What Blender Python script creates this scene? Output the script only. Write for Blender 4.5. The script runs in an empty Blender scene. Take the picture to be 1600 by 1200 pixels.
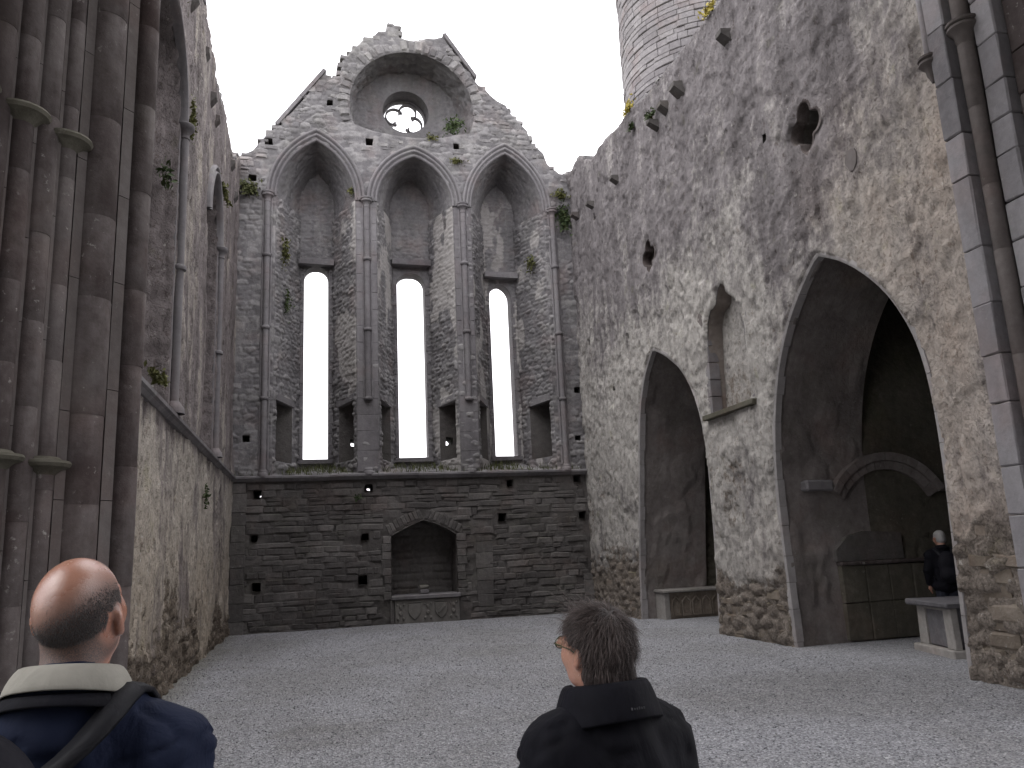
import bpy, math, random
import numpy as np
from mathutils import Matrix, Vector

# ------------------------------------------------------------------ camera, sky, sun, exposure
sc = bpy.context.scene
C = bpy.data.collections.new('scene'); sc.collection.children.link(C)
cam_d = bpy.data.cameras.new('camera'); cam_d.sensor_width = 36.0; cam_d.lens = 28.007
cam_d.clip_start = 0.05; cam_d.clip_end = 500
cam = bpy.data.objects.new('camera', cam_d); C.objects.link(cam); sc.camera = cam
EYE = 1.70
_y, _p, _r = [math.radians(a) for a in (14.33545, 11.74188, -2.654564)]
_f = np.array([math.sin(_y), math.cos(_y), 0]); _rt = np.array([math.cos(_y), -math.sin(_y), 0]); _u = np.array([0, 0, 1.0])
_fw = _f*math.cos(_p)+_u*math.sin(_p); _up = _u*math.cos(_p)-_f*math.sin(_p)
_x3 = _rt*math.cos(_r)+_up*math.sin(_r); _u3 = _up*math.cos(_r)-_rt*math.sin(_r)
M4 = Matrix.Identity(4)
for i in range(3):
    M4[i][0], M4[i][1], M4[i][2] = _x3[i], _u3[i], -_fw[i]
M4[2][3] = EYE
cam.matrix_world = M4

SUN_EL, SUN_AZ = 58.0, 60.0     # soft overcast brightness, from high up behind the gable
world = bpy.data.worlds.new('World'); sc.world = world; world.use_nodes = True
wn = world.node_tree; wn.nodes.clear()
sky = wn.nodes.new('ShaderNodeTexSky'); sky.sky_type = 'NISHITA'; sky.sun_disc = False
sky.sun_elevation = math.radians(SUN_EL); sky.sun_rotation = math.radians(SUN_AZ)
sky.dust_density = 6.0; sky.air_density = 1.0; sky.ozone_density = 1.0
bw = wn.nodes.new('ShaderNodeHueSaturation'); bw.inputs['Saturation'].default_value = 0.10
mixw = wn.nodes.new('ShaderNodeMix'); mixw.data_type = 'RGBA'; mixw.inputs[0].default_value = 0.60
mixw.inputs[7].default_value = (11.2, 11.0, 11.6, 1)      # even cloud layer over the sky
bg = wn.nodes.new('ShaderNodeBackground'); bg.inputs['Strength'].default_value = 0.13
wo = wn.nodes.new('ShaderNodeOutputWorld')
wn.links.new(sky.outputs[0], bw.inputs['Color']); wn.links.new(bw.outputs[0], mixw.inputs[6])
wn.links.new(mixw.outputs[2], bg.inputs['Color']); wn.links.new(bg.outputs[0], wo.inputs[0])
sun_d = bpy.data.lights.new('sun', 'SUN'); sun_d.energy = 0.9; sun_d.angle = math.radians(60); sun_d.color = (1.0, 0.985, 0.96)
sun = bpy.data.objects.new('sun', sun_d); C.objects.link(sun)
_az = math.radians(SUN_AZ)
_sd = Vector((math.sin(_az)*math.cos(math.radians(SUN_EL))*-1, math.cos(_az)*math.cos(math.radians(SUN_EL))*-0.2, math.sin(math.radians(SUN_EL))))
sun.rotation_euler = _sd.to_track_quat('Z', 'Y').to_euler(); sun.location = (0, 0, 40)
sc.view_settings.view_transform = 'Standard'; sc.view_settings.look = 'None'
sc.view_settings.gamma = 1.0; sc.view_settings.use_curve_mapping = False
sc.view_settings.exposure = 1.42
sc.cycles.use_denoising = True
sc.cycles.max_bounces = 8; sc.cycles.diffuse_bounces = 5

rnd = random.Random(7)
D, XL, XR = 21.0, -1.97, 7.42          # gable face, left wall face, right wall face
XC = 9.10                              # inner side of the right wall (chapels beyond)

# ------------------------------------------------------------------ noise and mesh helpers
def hsh(*k):
    h = np.zeros(np.broadcast(*k).shape, np.uint32)
    for i, a in enumerate(k):
        a = np.asarray(a).astype(np.int64).astype(np.uint32)
        h = (h ^ (a*np.uint32(2654435761 + 2*i*40503))) * np.uint32(2246822519)
        h ^= h >> np.uint32(13)
    h = h*np.uint32(3266489917); h ^= h >> np.uint32(16)
    return h.astype(np.float64)/4294967295.0
def vn(u, v, w=None, seed=0):
    w = np.zeros_like(u) if w is None else w
    iu, iv, iw = np.floor(u), np.floor(v), np.floor(w)
    fu, fv, fw_ = u-iu, v-iv, w-iw
    s = lambda t: t*t*(3-2*t)
    fu, fv, fw_ = s(fu), s(fv), s(fw_)
    r = 0
    for a in (0, 1):
        for b in (0, 1):
            for c in (0, 1):
                r = r + hsh(iu+a, iv+b, iw+c, seed)*(fu if a else 1-fu)*(fv if b else 1-fv)*(fw_ if c else 1-fw_)
    return r
def fbm(u, v, w=None, oct=4, seed=0):
    r = 0; a = .5; t = 0
    for o in range(oct):
        k = 2.03**o
        r = r + a*vn(u*k, v*k, None if w is None else w*k, seed+o*17); t += a; a *= .5
    return r/t
def sst(a, b, x):
    t = np.clip((x-a)/(b-a), 0, 1); return t*t*(3-2*t)
def rubble(u, v, cw, ch, seed=0, joint=.03, amp=.035):
    v2 = v+.05*(vn(u*1.3, v*1.3, seed=seed)-.5)
    r = np.floor(v2/ch); fv = v2/ch-r
    w = cw*(.65+.7*hsh(r, seed+3))
    u2 = (u+.08*(vn(u*2, v*2, seed=seed+5)-.5))/w+7*hsh(r, seed+9)
    c = np.floor(u2); fu = u2-c
    d = np.minimum(np.minimum(fu, 1-fu)*w, np.minimum(fv, 1-fv)*ch)
    i = hsh(r, c, seed+1)
    return sst(0, joint, d)*amp*(.45+.9*i), i

def random_rubble(u, v, cu, cv, seed=0, joint=.20, amp=.035):
    "irregular stones: cells of scattered points; returns relief and a tone per stone"
    X = u/cu+.35*(vn(u*2.1, v*2.1, seed=seed+2)-.5); Y = v/cv+.6*(vn(u*1.7, v*1.7, seed=seed+4)-.5)
    iX, iY = np.floor(X), np.floor(Y); f1 = np.full(u.shape, 9.); f2 = np.full(u.shape, 9.); idd = np.zeros(u.shape)
    for a in (-1, 0, 1):
        for b in (-1, 0, 1):
            cx, cy = iX+a, iY+b; px = cx+.5+.75*(hsh(cx, cy, seed)-.5)+.5*(np.mod(cy, 2)-.5); py = cy+.5+.6*(hsh(cx, cy, seed+1)-.5)
            dx, dy = np.abs(X-px), np.abs(Y-py); d = (dx**3+dy**3)**(1/3)
            n1 = d < f1; f2 = np.where(n1, f1, np.minimum(f2, d)); idd = np.where(n1, hsh(cx, cy, seed+2), idd); f1 = np.where(n1, d, f1)
    return sst(0, joint, f2-f1)*amp*(.35+1.1*idd), idd
def link(o, parent=None):
    C.objects.link(o)
    if parent is not None: o.parent = parent
    return o
def mesh(name, V, F, mat, smooth=False):
    me = bpy.data.meshes.new(name)
    V = np.asarray(V, np.float32)
    if isinstance(F, np.ndarray):
        n, k = F.shape
        me.vertices.add(len(V)); me.vertices.foreach_set('co', V.ravel())
        me.loops.add(n*k); me.loops.foreach_set('vertex_index', F.astype(np.int32).ravel())
        me.polygons.add(n); me.polygons.foreach_set('loop_start', np.arange(0, n*k, k, dtype=np.int32))
        me.update(calc_edges=True)
    else:
        me.from_pydata([tuple(map(float, v)) for v in V], [], [tuple(int(i) for i in f) for f in F])
    if mat is not None: me.materials.append(mat)
    if smooth: me.polygons.foreach_set('use_smooth', np.ones(len(me.polygons), bool))
    me.validate()
    return me
def obj(name, V, F, mat, parent=None, smooth=False, label=None):
    o = bpy.data.objects.new(name, mesh(name, V, F, mat, smooth)); link(o, parent)
    if label: o['label'] = label
    return o
def attr(o, name, vals):
    a = o.data.attributes.new(name, 'FLOAT', 'POINT'); a.data.foreach_set('value', np.asarray(vals, np.float32))
def tag(o, label=None, cat=None, group=None, kind=None):
    if label: o['label'] = label
    if cat: o['category'] = cat
    if group: o['group'] = group
    if kind: o['kind'] = kind
    return o
def thing(name, label, cat, loc=(0, 0, 0), group=None):
    o = bpy.data.objects.new(name, None); o.location = loc; o.empty_display_size = .1; link(o)
    return tag(o, label, cat, group, "thing")
class MB:
    "collects boxes, tubes and lathes into one mesh"
    def __init__(s): s.V, s.F = [], []
    def add(s, V, F):
        b = len(s.V); s.V += [tuple(map(float, v)) for v in V]; s.F += [tuple(int(i)+b for i in f) for f in F]
    def box(s, a, b, j=0.0):
        x0, y0, z0 = a; x1, y1, z1 = b
        V = [(x0, y0, z0), (x1, y0, z0), (x1, y1, z0), (x0, y1, z0), (x0, y0, z1), (x1, y0, z1), (x1, y1, z1), (x0, y1, z1)]
        if j: V = [tuple(c+rnd.uniform(-j, j) for c in v) for v in V]
        s.add(V, [(0, 3, 2, 1), (4, 5, 6, 7), (0, 1, 5, 4), (1, 2, 6, 5), (2, 3, 7, 6), (3, 0, 4, 7)])
    def bbox(s, a, b, e, j=0.0):
        "box with its edges chamfered by e"
        a = np.array(a, float); b = np.array(b, float); V = []
        for sx in (0, 1):
            for sy in (0, 1):
                for sz in (0, 1):
                    sg = np.array([sx, sy, sz]); c = np.where(sg, b, a); ins = np.where(sg, -e, e)
                    for k in range(3):
                        p = c+ins; p[k] = c[k]
                        V.append(tuple(p+np.array([rnd.uniform(-j, j) for _ in range(3)])))
        idx = lambda x, y, z, k: (x*4+y*2+z)*3+k
        F = []
        for k in range(3):
            o = [q for q in range(3) if q != k]
            for s_ in (0, 1):
                q = []
                for (m, n) in ((0, 0), (1, 0), (1, 1), (0, 1)):
                    c = [0, 0, 0]; c[k] = s_; c[o[0]] = m; c[o[1]] = n; q.append(idx(*c, k))
                F.append(q)
            for m in (0, 1):
                for n in (0, 1):
                    c0 = [0, 0, 0]; c1 = [0, 0, 0]; c1[k] = 1
                    for c in (c0, c1): c[o[0]] = m; c[o[1]] = n
                    F.append((idx(*c0, o[0]), idx(*c1, o[0]), idx(*c1, o[1]), idx(*c0, o[1])))
        for x in (0, 1):
            for y in (0, 1):
                for z in (0, 1): F.append((idx(x, y, z, 0), idx(x, y, z, 1), idx(x, y, z, 2)))
        s.add(V, F)
    def lathe(s, prof, c=(0, 0), n=20, a0=0, a1=2*math.pi):
        full = abs(a1-a0-2*math.pi) < 1e-6; m = n if full else n+1; V = []; F = []
        for (r, z) in prof:
            for i in range(m):
                a = a0+(a1-a0)*i/n; V.append((c[0]+r*math.cos(a), c[1]+r*math.sin(a), z))
        for k in range(len(prof)-1):
            for i in range(n):
                i2 = (i+1) % m; F.append((k*m+i, k*m+i2, (k+1)*m+i2, (k+1)*m+i))
        s.add(V, F)
    def tube(s, pts, rads, n=8):
        pts = [np.array(p, float) for p in pts]; V = []; F = []
        for i, p in enumerate(pts):
            t = pts[min(i+1, len(pts)-1)]-pts[max(i-1, 0)]; t = t/(np.linalg.norm(t)+1e-9)
            a = np.cross(t, [0.31, 0.17, 0.93]); a /= np.linalg.norm(a)+1e-9; b = np.cross(t, a)
            r = rads[i] if hasattr(rads, '__len__') else rads
            for k in range(n):
                q = 2*math.pi*k/n; V.append(p+r*(a*math.cos(q)+b*math.sin(q)))
        for i in range(len(pts)-1):
            for k in range(n): F.append((i*n+k, i*n+(k+1) % n, (i+1)*n+(k+1) % n, (i+1)*n+k))
        F.append(tuple(range(n))[::-1]); F.append(tuple((len(pts)-1)*n+k for k in range(n)))
        s.add(V, F)
    def build(s, name, mat, parent=None, smooth=False, label=None):
        me = bpy.data.meshes.new(name); me.from_pydata(s.V, [], s.F); me.materials.append(mat)
        if smooth:
            me.polygons.foreach_set('use_smooth', np.ones(len(me.polygons), bool))
            try: me.set_sharp_from_angle(angle=math.radians(40))
            except Exception: pass
        o = bpy.data.objects.new(name, me); link(o, parent)
        if label: o['label'] = label
        return o

def inpoly(u, v, poly):
    poly = np.asarray(poly); r = np.zeros(u.shape, bool)
    x0, y0 = poly[:, 0], poly[:, 1]; x1, y1 = np.roll(x0, -1), np.roll(y0, -1)
    bb = (u >= x0.min()) & (u <= x0.max()) & (v >= y0.min()) & (v <= y0.max())
    ub, vb = u[bb], v[bb]; rb = np.zeros(ub.shape, bool)
    for a, b, c, d in zip(x0, y0, x1, y1):
        if b == d: continue
        rb ^= ((b > vb) != (d > vb)) & (ub < (c-a)*(vb-b)/(d-b)+a)
    r[bb] = rb; return r
def densify(poly, sp, closed=True):
    P = []; n = len(poly)
    for i in range(n if closed else n-1):
        a = np.array(poly[i], float); b = np.array(poly[(i+1) % n], float)
        k = max(1, int(np.linalg.norm(b-a)/sp))
        for j in range(k): P.append(a+(b-a)*j/k)
    if not closed: P.append(np.array(poly[-1], float))
    return np.array(P)
def nearest(P, B):
    out = np.empty((len(P), 2)); dd = np.empty(len(P))
    for i in range(0, len(P), 2000):
        d = ((P[i:i+2000, None, :]-B[None])**2).sum(2); k = d.argmin(1)
        out[i:i+2000] = B[k]; dd[i:i+2000] = np.sqrt(d[np.arange(len(k)), k])
    return out, dd
def sheet(name, poly, holes, sp, org, U, V, N, disp, mat, parent=None, attrs=None, smooth=True):
    "masonry face as a fine relief mesh with its openings cut out and snapped to their outlines"
    poly = np.asarray(poly, float)
    u0, v0 = poly.min(0); u1, v1 = poly.max(0)
    nu = max(2, int(round((u1-u0)/sp))+1); nv = max(2, int(round((v1-v0)/sp))+1)
    uu, vv = np.meshgrid(np.linspace(u0, u1, nu), np.linspace(v0, v1, nv), indexing='ij')
    cu = (uu[:-1, :-1]+uu[1:, 1:])/2; cv = (vv[:-1, :-1]+vv[1:, 1:])/2
    keep = inpoly(cu, cv, poly)
    for h in holes: keep &= ~inpoly(cu, cv, h)
    idx = np.arange(nu*nv).reshape(nu, nv)
    cnt = np.zeros((nu, nv), int)
    for a in (0, 1):
        for b in (0, 1): cnt[a:a+nu-1, b:b+nv-1] += keep
    bd = (cnt > 0) & (cnt < 4)
    B = np.vstack([densify(p, sp*.25) for p in [poly]+[np.asarray(h, float) for h in holes]])
    P = np.stack([uu[bd], vv[bd]], 1); Q, dd = nearest(P, B); Q[dd > sp*1.3] = P[dd > sp*1.3]
    uu[bd], vv[bd] = Q[:, 0], Q[:, 1]
    h = disp(uu, vv); h[bd] *= .15
    X = np.array(org, float)+uu[..., None]*np.array(U, float)+vv[..., None]*np.array(V, float)+h[..., None]*np.array(N, float)
    X = X.reshape(-1, 3)
    F = np.stack([idx[:-1, :-1][keep], idx[1:, :-1][keep], idx[1:, 1:][keep], idx[:-1, 1:][keep]], 1)
    if np.dot(np.cross(U, V), N) < 0: F = F[:, ::-1]
    used = np.zeros(nu*nv, bool); used[F.ravel()] = True
    mp = np.cumsum(used)-1
    o = obj(name, X[used], mp[F], mat, parent, smooth)
    if attrs:
        for k, f in attrs.items(): attr(o, k, f(uu, vv, h).ravel()[used])
    return o
def loft(rows, closed=False):
    R = np.array(rows, float); n, m = R.shape[:2]; idx = np.arange(n*m).reshape(n, m); F = []
    a = idx[:-1, :-1].ravel(); b = idx[1:, :-1].ravel(); c = idx[1:, 1:].ravel(); d = idx[:-1, 1:].ravel()
    F = np.stack([a, b, c, d], 1)
    if closed: F = np.vstack([F, np.stack([idx[:-1, -1], idx[1:, -1], idx[1:, 0], idx[:-1, 0]], 1)])
    return R.reshape(-1, 3), F
def relief_loft(name, A, B, n, disp, mat, parent=None, flip=False, smooth=True):
    "surface between 3-D polylines A and B (same length) in n strips, displaced along its normal"
    A = np.array(A, float); B = np.array(B, float)
    t = np.linspace(0, 1, n+1)[:, None, None]; R = A[None]*(1-t)+B[None]*t
    du = np.gradient(R, axis=0); dv = np.gradient(R, axis=1); N = np.cross(du, dv)
    N /= np.linalg.norm(N, axis=2, keepdims=True)+1e-9
    if flip: N = -N
    L = np.concatenate([[0], np.cumsum(np.linalg.norm(np.diff(A, axis=0), axis=1))])
    W = np.linalg.norm(B-A, axis=1).mean()
    h = disp(np.broadcast_to(np.linspace(0, W, n+1)[:, None], R.shape[:2]), np.broadcast_to(L[None], R.shape[:2]))
    h = h.copy(); h[0] *= .1; h[-1] *= .05
    V, F = loft(R+N*h[..., None])
    if not flip: F = F[:, ::-1] if False else F
    return obj(name, V, F, mat, parent, smooth)
def two_centre(c, s, zs, h, n=24):
    R = (s*s+h*h)/(2*s); a1 = math.atan2(h, s-R) if s != R else math.pi/2
    L = [(c-s+R+R*math.cos(a), zs+R*math.sin(a)) for a in np.linspace(math.pi, a1, n)]
    return L+[(2*c-x, z) for x, z in L[-2::-1]]
def resample(pts, n):
    p = np.array(pts, float); L = np.concatenate([[0], np.cumsum(np.linalg.norm(np.diff(p, axis=0), axis=1))])
    t = np.linspace(0, L[-1], n); return np.stack([np.interp(t, L, p[:, k]) for k in range(p.shape[1])], 1)
def smooth_poly(pts, it=2):
    p = np.array(pts, float)
    for _ in range(it):
        q = [p[0]]
        for a, b in zip(p[:-1], p[1:]): q += [a*.75+b*.25, a*.25+b*.75]
        q.append(p[-1]); p = np.array(q)
    return p

# ------------------------------------------------------------------ materials
class NT:
    def __init__(s, name):
        s.m = bpy.data.materials.new(name); s.m.use_nodes = True; s.t = s.m.node_tree; s.t.nodes.clear()
        s.out = s.n('ShaderNodeOutputMaterial'); s.b = s.n('ShaderNodeBsdfPrincipled')
        s.t.links.new(s.b.outputs[0], s.out.inputs[0])
    def n(s, t, **k):
        x = s.t.nodes.new(t)
        for a, b in k.items(): setattr(x, a, b)
        return x
    def l(s, a, b): s.t.links.new(a, b)
    def val(s, v, sock):
        if hasattr(v, 'is_linked') or hasattr(v, 'links'): s.l(v, sock)
        else: sock.default_value = v
    def pos(s, scale=(1, 1, 1)):
        g = s.n('ShaderNodeNewGeometry'); m = s.n('ShaderNodeMapping'); m.inputs['Scale'].default_value = scale
        s.l(g.outputs['Position'], m.inputs[0]); return m.outputs[0]
    def objpos(s, scale=(1, 1, 1)):
        g = s.n('ShaderNodeTexCoord'); m = s.n('ShaderNodeMapping'); m.inputs['Scale'].default_value = scale
        s.l(g.outputs['Object'], m.inputs[0]); return m.outputs[0]
    def noise(s, vec, sc_, det=6, rough=.6, dist=0):
        x = s.n('ShaderNodeTexNoise'); s.l(vec, x.inputs['Vector']); x.inputs['Scale'].default_value = sc_
        x.inputs['Detail'].default_value = det; x.inputs['Roughness'].default_value = rough; x.inputs['Distortion'].default_value = dist
        return x.outputs[0]
    def voro(s, vec, sc_, feat='F1', out=0, rand=1):
        x = s.n('ShaderNodeTexVoronoi', feature=feat); s.l(vec, x.inputs['Vector']); x.inputs['Scale'].default_value = sc_
        x.inputs['Randomness'].default_value = rand
        return x.outputs[out]
    def ramp(s, f, stops, interp='LINEAR'):
        x = s.n('ShaderNodeValToRGB'); x.color_ramp.interpolation = interp; e = x.color_ramp.elements
        while len(e) < len(stops): e.new(.5)
        for i, (p, c) in enumerate(stops):
            e[i].position = p; e[i].color = c if hasattr(c, '__len__') and len(c) == 4 else ((*c, 1) if hasattr(c, '__len__') else (c, c, c, 1))
        s.l(f, x.inputs[0]); return x.outputs[0]
    def mix(s, f, a, b, mode='MIX'):
        x = s.n('ShaderNodeMix', data_type='RGBA', blend_type=mode)
        for v, i in ((f, 0), (a, 6), (b, 7)):
            if isinstance(v, tuple) and len(v) == 3: v = (*v, 1)
            s.val(v, x.inputs[i])
        return x.outputs[2]
    def math(s, op, a, b=0, clamp=False):
        x = s.n('ShaderNodeMath', operation=op, use_clamp=clamp); s.val(a, x.inputs[0]); s.val(b, x.inputs[1]); return x.outputs[0]
    def attr(s, name):
        x = s.n('ShaderNodeAttribute', attribute_name=name); return x.outputs['Fac']
    def rand(s): return s.n('ShaderNodeObjectInfo').outputs['Random']
    def bump(s, h, strength, dist, prev=None):
        x = s.n('ShaderNodeBump'); x.inputs['Strength'].default_value = strength; x.inputs['Distance'].default_value = dist
        s.l(h, x.inputs['Height'])
        if prev is not None: s.l(prev, x.inputs['Normal'])
        return x.outputs[0]
    def fin(s, col, rough=.9, nrm=None, spec=.25):
        s.val((*col, 1) if isinstance(col, tuple) and len(col) == 3 else col, s.b.inputs['Base Color'])
        s.val(rough, s.b.inputs['Roughness']); s.b.inputs['Specular IOR Level'].default_value = spec
        if nrm is not None: s.l(nrm, s.b.inputs['Normal'])
        return s.m

def stone(name, dark, mid, light, streak=.0, lichen=.3, moss=.0, bump=1.0, vary=.35, big=.5, spec=.2):
    t = NT(name); p = t.pos(); ps = t.pos((1, 1, .14))
    a = t.noise(p, big, 7, .62, .4); b = t.noise(ps, 3.2, 5, .6); c = t.noise(p, 9, 6, .7)
    f = t.math('ADD', t.math('MULTIPLY', a, .55), t.math('MULTIPLY', c, .45))
    if streak: f = t.math('ADD', t.math('MULTIPLY', f, 1-streak), t.math('MULTIPLY', b, streak))
    r = t.math('MULTIPLY', t.math('SUBTRACT', t.rand(), .5), vary*.5)
    f = t.math('ADD', t.math('ADD', f, r), t.attr('sv'))
    col = t.ramp(f, [(.30, dark), (.50, mid), (.70, light)])
    # reddish and greenish drift in the stone itself
    col = t.mix(t.ramp(t.noise(p, 1.1, 3), [(.52, 0.0), (.72, .35)]), col, t.mix(1.0, col, (1.16, .88, .80), 'MULTIPLY'))
    lm = t.math('ADD', t.attr('lm'), t.math('MULTIPLY', t.math('SUBTRACT', c, .5), 1.2), True); col = t.mix(t.math('MULTIPLY', t.ramp(lm, [(.30, 0.0), (.55, .9)]), t.math('MULTIPLY', t.attr('lm'), 1.6, True)), col, (.36, .342, .328))
    if lichen:
        lv = t.ramp(t.noise(p, 14, 4, .7), [(.62, 0.0), (.70, lichen)])
        lv = t.math('MULTIPLY', lv, t.ramp(t.noise(p, 1.7, 3), [(.42, 0.0), (.62, 1.0)]))
        col = t.mix(lv, col, (.46, .45, .42))
    if moss:
        g = t.n('ShaderNodeNewGeometry'); sx = t.n('ShaderNodeSeparateXYZ'); t.l(g.outputs['Normal'], sx.inputs[0])
        mv = t.math('MULTIPLY', t.ramp(sx.outputs[2], [(.15, 0.25), (.7, 1.0)]), t.ramp(t.noise(p, 1.3, 6, .7), [(.50, 0.0), (.66, moss)]))
        col = t.mix(mv, col, (.085, .095, .035))
    n1 = t.bump(t.noise(p, 22, 6, .72), .55*bump, .02)
    n2 = t.bump(t.noise(p, 6, 4, .6), .4*bump, .05, n1)
    return t.fin(col, t.ramp(c, [(.3, .96), (.7, .8)]), n2, spec)

M = {}
M['gable'] = stone('gable_rubble', (.090, .085, .088), (.175, .168, .171), (.31, .30, .295), streak=.30, lichen=.5, moss=.35, vary=.0)
M['gstone'] = stone('gable_stone', (.105, .10, .10), (.182, .174, .175), (.29, .28, .272), streak=.1, lichen=.8, moss=.3, vary=.55)
M['lowstone'] = stone('lower_wall_stone', (.060, .055, .053), (.104, .097, .093), (.17, .158, .15), streak=.1, lichen=.3, moss=.2, vary=.42, big=.7)
M['mortar'] = stone('old_mortar', (.055, .051, .048), (.094, .087, .083), (.145, .135, .127), streak=.2, lichen=.2, moss=.3, vary=0)
M['dressed'] = stone('dressed_limestone', (.095, .089, .093), (.165, .156, .161), (.25, .24, .244), streak=.35, lichen=.3, moss=.25, bump=.45, vary=.25)
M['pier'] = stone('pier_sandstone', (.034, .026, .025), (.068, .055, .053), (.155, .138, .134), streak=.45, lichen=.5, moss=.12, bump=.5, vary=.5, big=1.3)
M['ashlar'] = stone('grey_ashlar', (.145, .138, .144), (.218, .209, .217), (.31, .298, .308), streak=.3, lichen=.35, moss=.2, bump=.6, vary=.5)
M['darkshaft'] = stone('dark_shaft_stone', (.075, .065, .062), (.12, .105, .10), (.175, .16, .155), streak=.3, lichen=.15, bump=.35, vary=.2)
M['tower'] = stone('tower_stone', (.13, .12, .125), (.20, .188, .192), (.32, .305, .305), streak=.1, lichen=1.0, moss=.15, vary=.3, bump=.8)
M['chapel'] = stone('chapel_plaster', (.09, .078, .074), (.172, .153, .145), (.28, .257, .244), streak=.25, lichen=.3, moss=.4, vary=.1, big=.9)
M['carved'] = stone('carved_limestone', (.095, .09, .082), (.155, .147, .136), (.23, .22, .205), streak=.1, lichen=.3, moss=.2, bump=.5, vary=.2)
M['chapelwall'] = stone('green_shaded_chapel_wall', (.045, .042, .033), (.088, .080, .064), (.16, .146, .122), streak=.25, lichen=.2, moss=.8, vary=.1, big=.9)  # greenish mossy chapel plaster, its colour also darkened for the shade inside the chapels
M['tomb'] = stone('tomb_limestone', (.16, .15, .14), (.26, .245, .23), (.38, .36, .335), streak=.1, lichen=.4, moss=.2, bump=.5, vary=.3)
M['tombdark'] = stone('tomb_slate', (.075, .072, .078), (.12, .115, .122), (.19, .182, .188), streak=.1, lichen=.2, moss=.1, bump=.5, vary=.3)
M['sill'] = stone('mossy_sill', (.06, .056, .044), (.105, .098, .078), (.17, .16, .132), streak=.0, lichen=.2, moss=.5, bump=.6, vary=.2)

def plaster_wall(name, hi_dark, hi_mid, cream, warm, bare, streak=.58):
    "old lime plaster flaking off rubble: 'pl' where plaster survives, 'wm' where it is ochre, 'br' where the rubble is bare"
    t = NT(name); p = t.pos(); ps = t.pos((1, 1, .11))
    n_st = t.noise(ps, 2.6, 6, .65); n_b = t.noise(t.pos((1, 1, .7)), .8, 8, .65, .2); n_f = t.noise(t.pos((1, 1, .8)), 6.5, 7, .72, .05); n_s = t.noise(p, 26, 5, .75)
    f = t.math('ADD', t.math('MULTIPLY', n_st, streak), t.math('MULTIPLY', n_f, 1-streak))
    grey = t.ramp(f, [(.34, hi_dark), (.50, hi_mid), (.66, tuple(1.45*c for c in hi_mid))])
    pl = t.math('ADD', t.attr('pl'), t.math('ADD', t.math('MULTIPLY', t.math('SUBTRACT', f, .5), 1.9), t.math('MULTIPLY', t.math('SUBTRACT', n_b, .5), 1.5)), True)
    pl = t.ramp(pl, [(.34, 0.0), (.56, .55), (.74, 1.0)])
    crm = t.ramp(n_f, [(.30, tuple(.62*c for c in cream)), (.48, cream), (.68, tuple(min(.62, 1.3*c) for c in cream))])
    col = t.mix(pl, grey, crm)
    wm = t.math('MULTIPLY', t.attr('wm'), t.ramp(n_b, [(.35, .35), (.6, 1.0)]))
    col = t.mix(wm, col, t.mix(1.0, col, warm, 'MULTIPLY'))
    br = t.ramp(t.math('ADD', t.attr('br'), t.math('MULTIPLY', t.math('SUBTRACT', n_f, .5), 1.6), True), [(.40, 0.0), (.58, 1.0)])
    col = t.mix(br, col, t.ramp(n_s, [(.3, tuple(.55*c for c in bare)), (.5, bare), (.7, tuple(1.7*c for c in bare))]))
    # small pits and pale flakes
    pit = t.ramp(t.noise(t.pos((1, 1, .75)), 11, 5, .68, .15), [(.345, .9), (.41, 0.0)])
    col = t.mix(pit, col, t.mix(1.0, col, (.60, .55, .52), 'MULTIPLY'))
    fl = t.ramp(t.noise(p, 9, 6, .74, .1), [(.60, 0.0), (.66, .65)])
    fl = t.math('MULTIPLY', fl, t.ramp(n_b, [(.40, .1), (.6, 1.0)]))
    col = t.mix(fl, col, (.50, .475, .44))
    mo = t.ramp(t.noise(p, 1.9, 6, .7), [(.60, 0.0), (.72, .5)]); col = t.mix(mo, col, t.mix(1.0, col, (.86, .90, .62), 'MULTIPLY'))
    flake = t.ramp(t.noise(p, 5.0, 6, .70, .15), [(.0, 0.0), (.40, .05), (.42, .45), (.50, .5), (.515, .85), (.60, .88), (.62, 1.0)])
    b1 = t.bump(n_s, .35, .018); b2 = t.bump(flake, .9, .05, b1); b3 = t.bump(pit, -.5, .03, b2) if False else b2
    return t.fin(col, .92, b3, .15)
M['rwall'] = plaster_wall('flaking_plaster', (.100, .090, .091), (.178, .164, .166), (.335, .318, .298), (1.02, .89, .80), (.165, .142, .122))
M['lwall'] = plaster_wall('streaked_plaster', (.085, .073, .07), (.16, .14, .138), (.33, .30, .265), (1.0, .90, .76), (.12, .098, .078), streak=.7)

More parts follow.
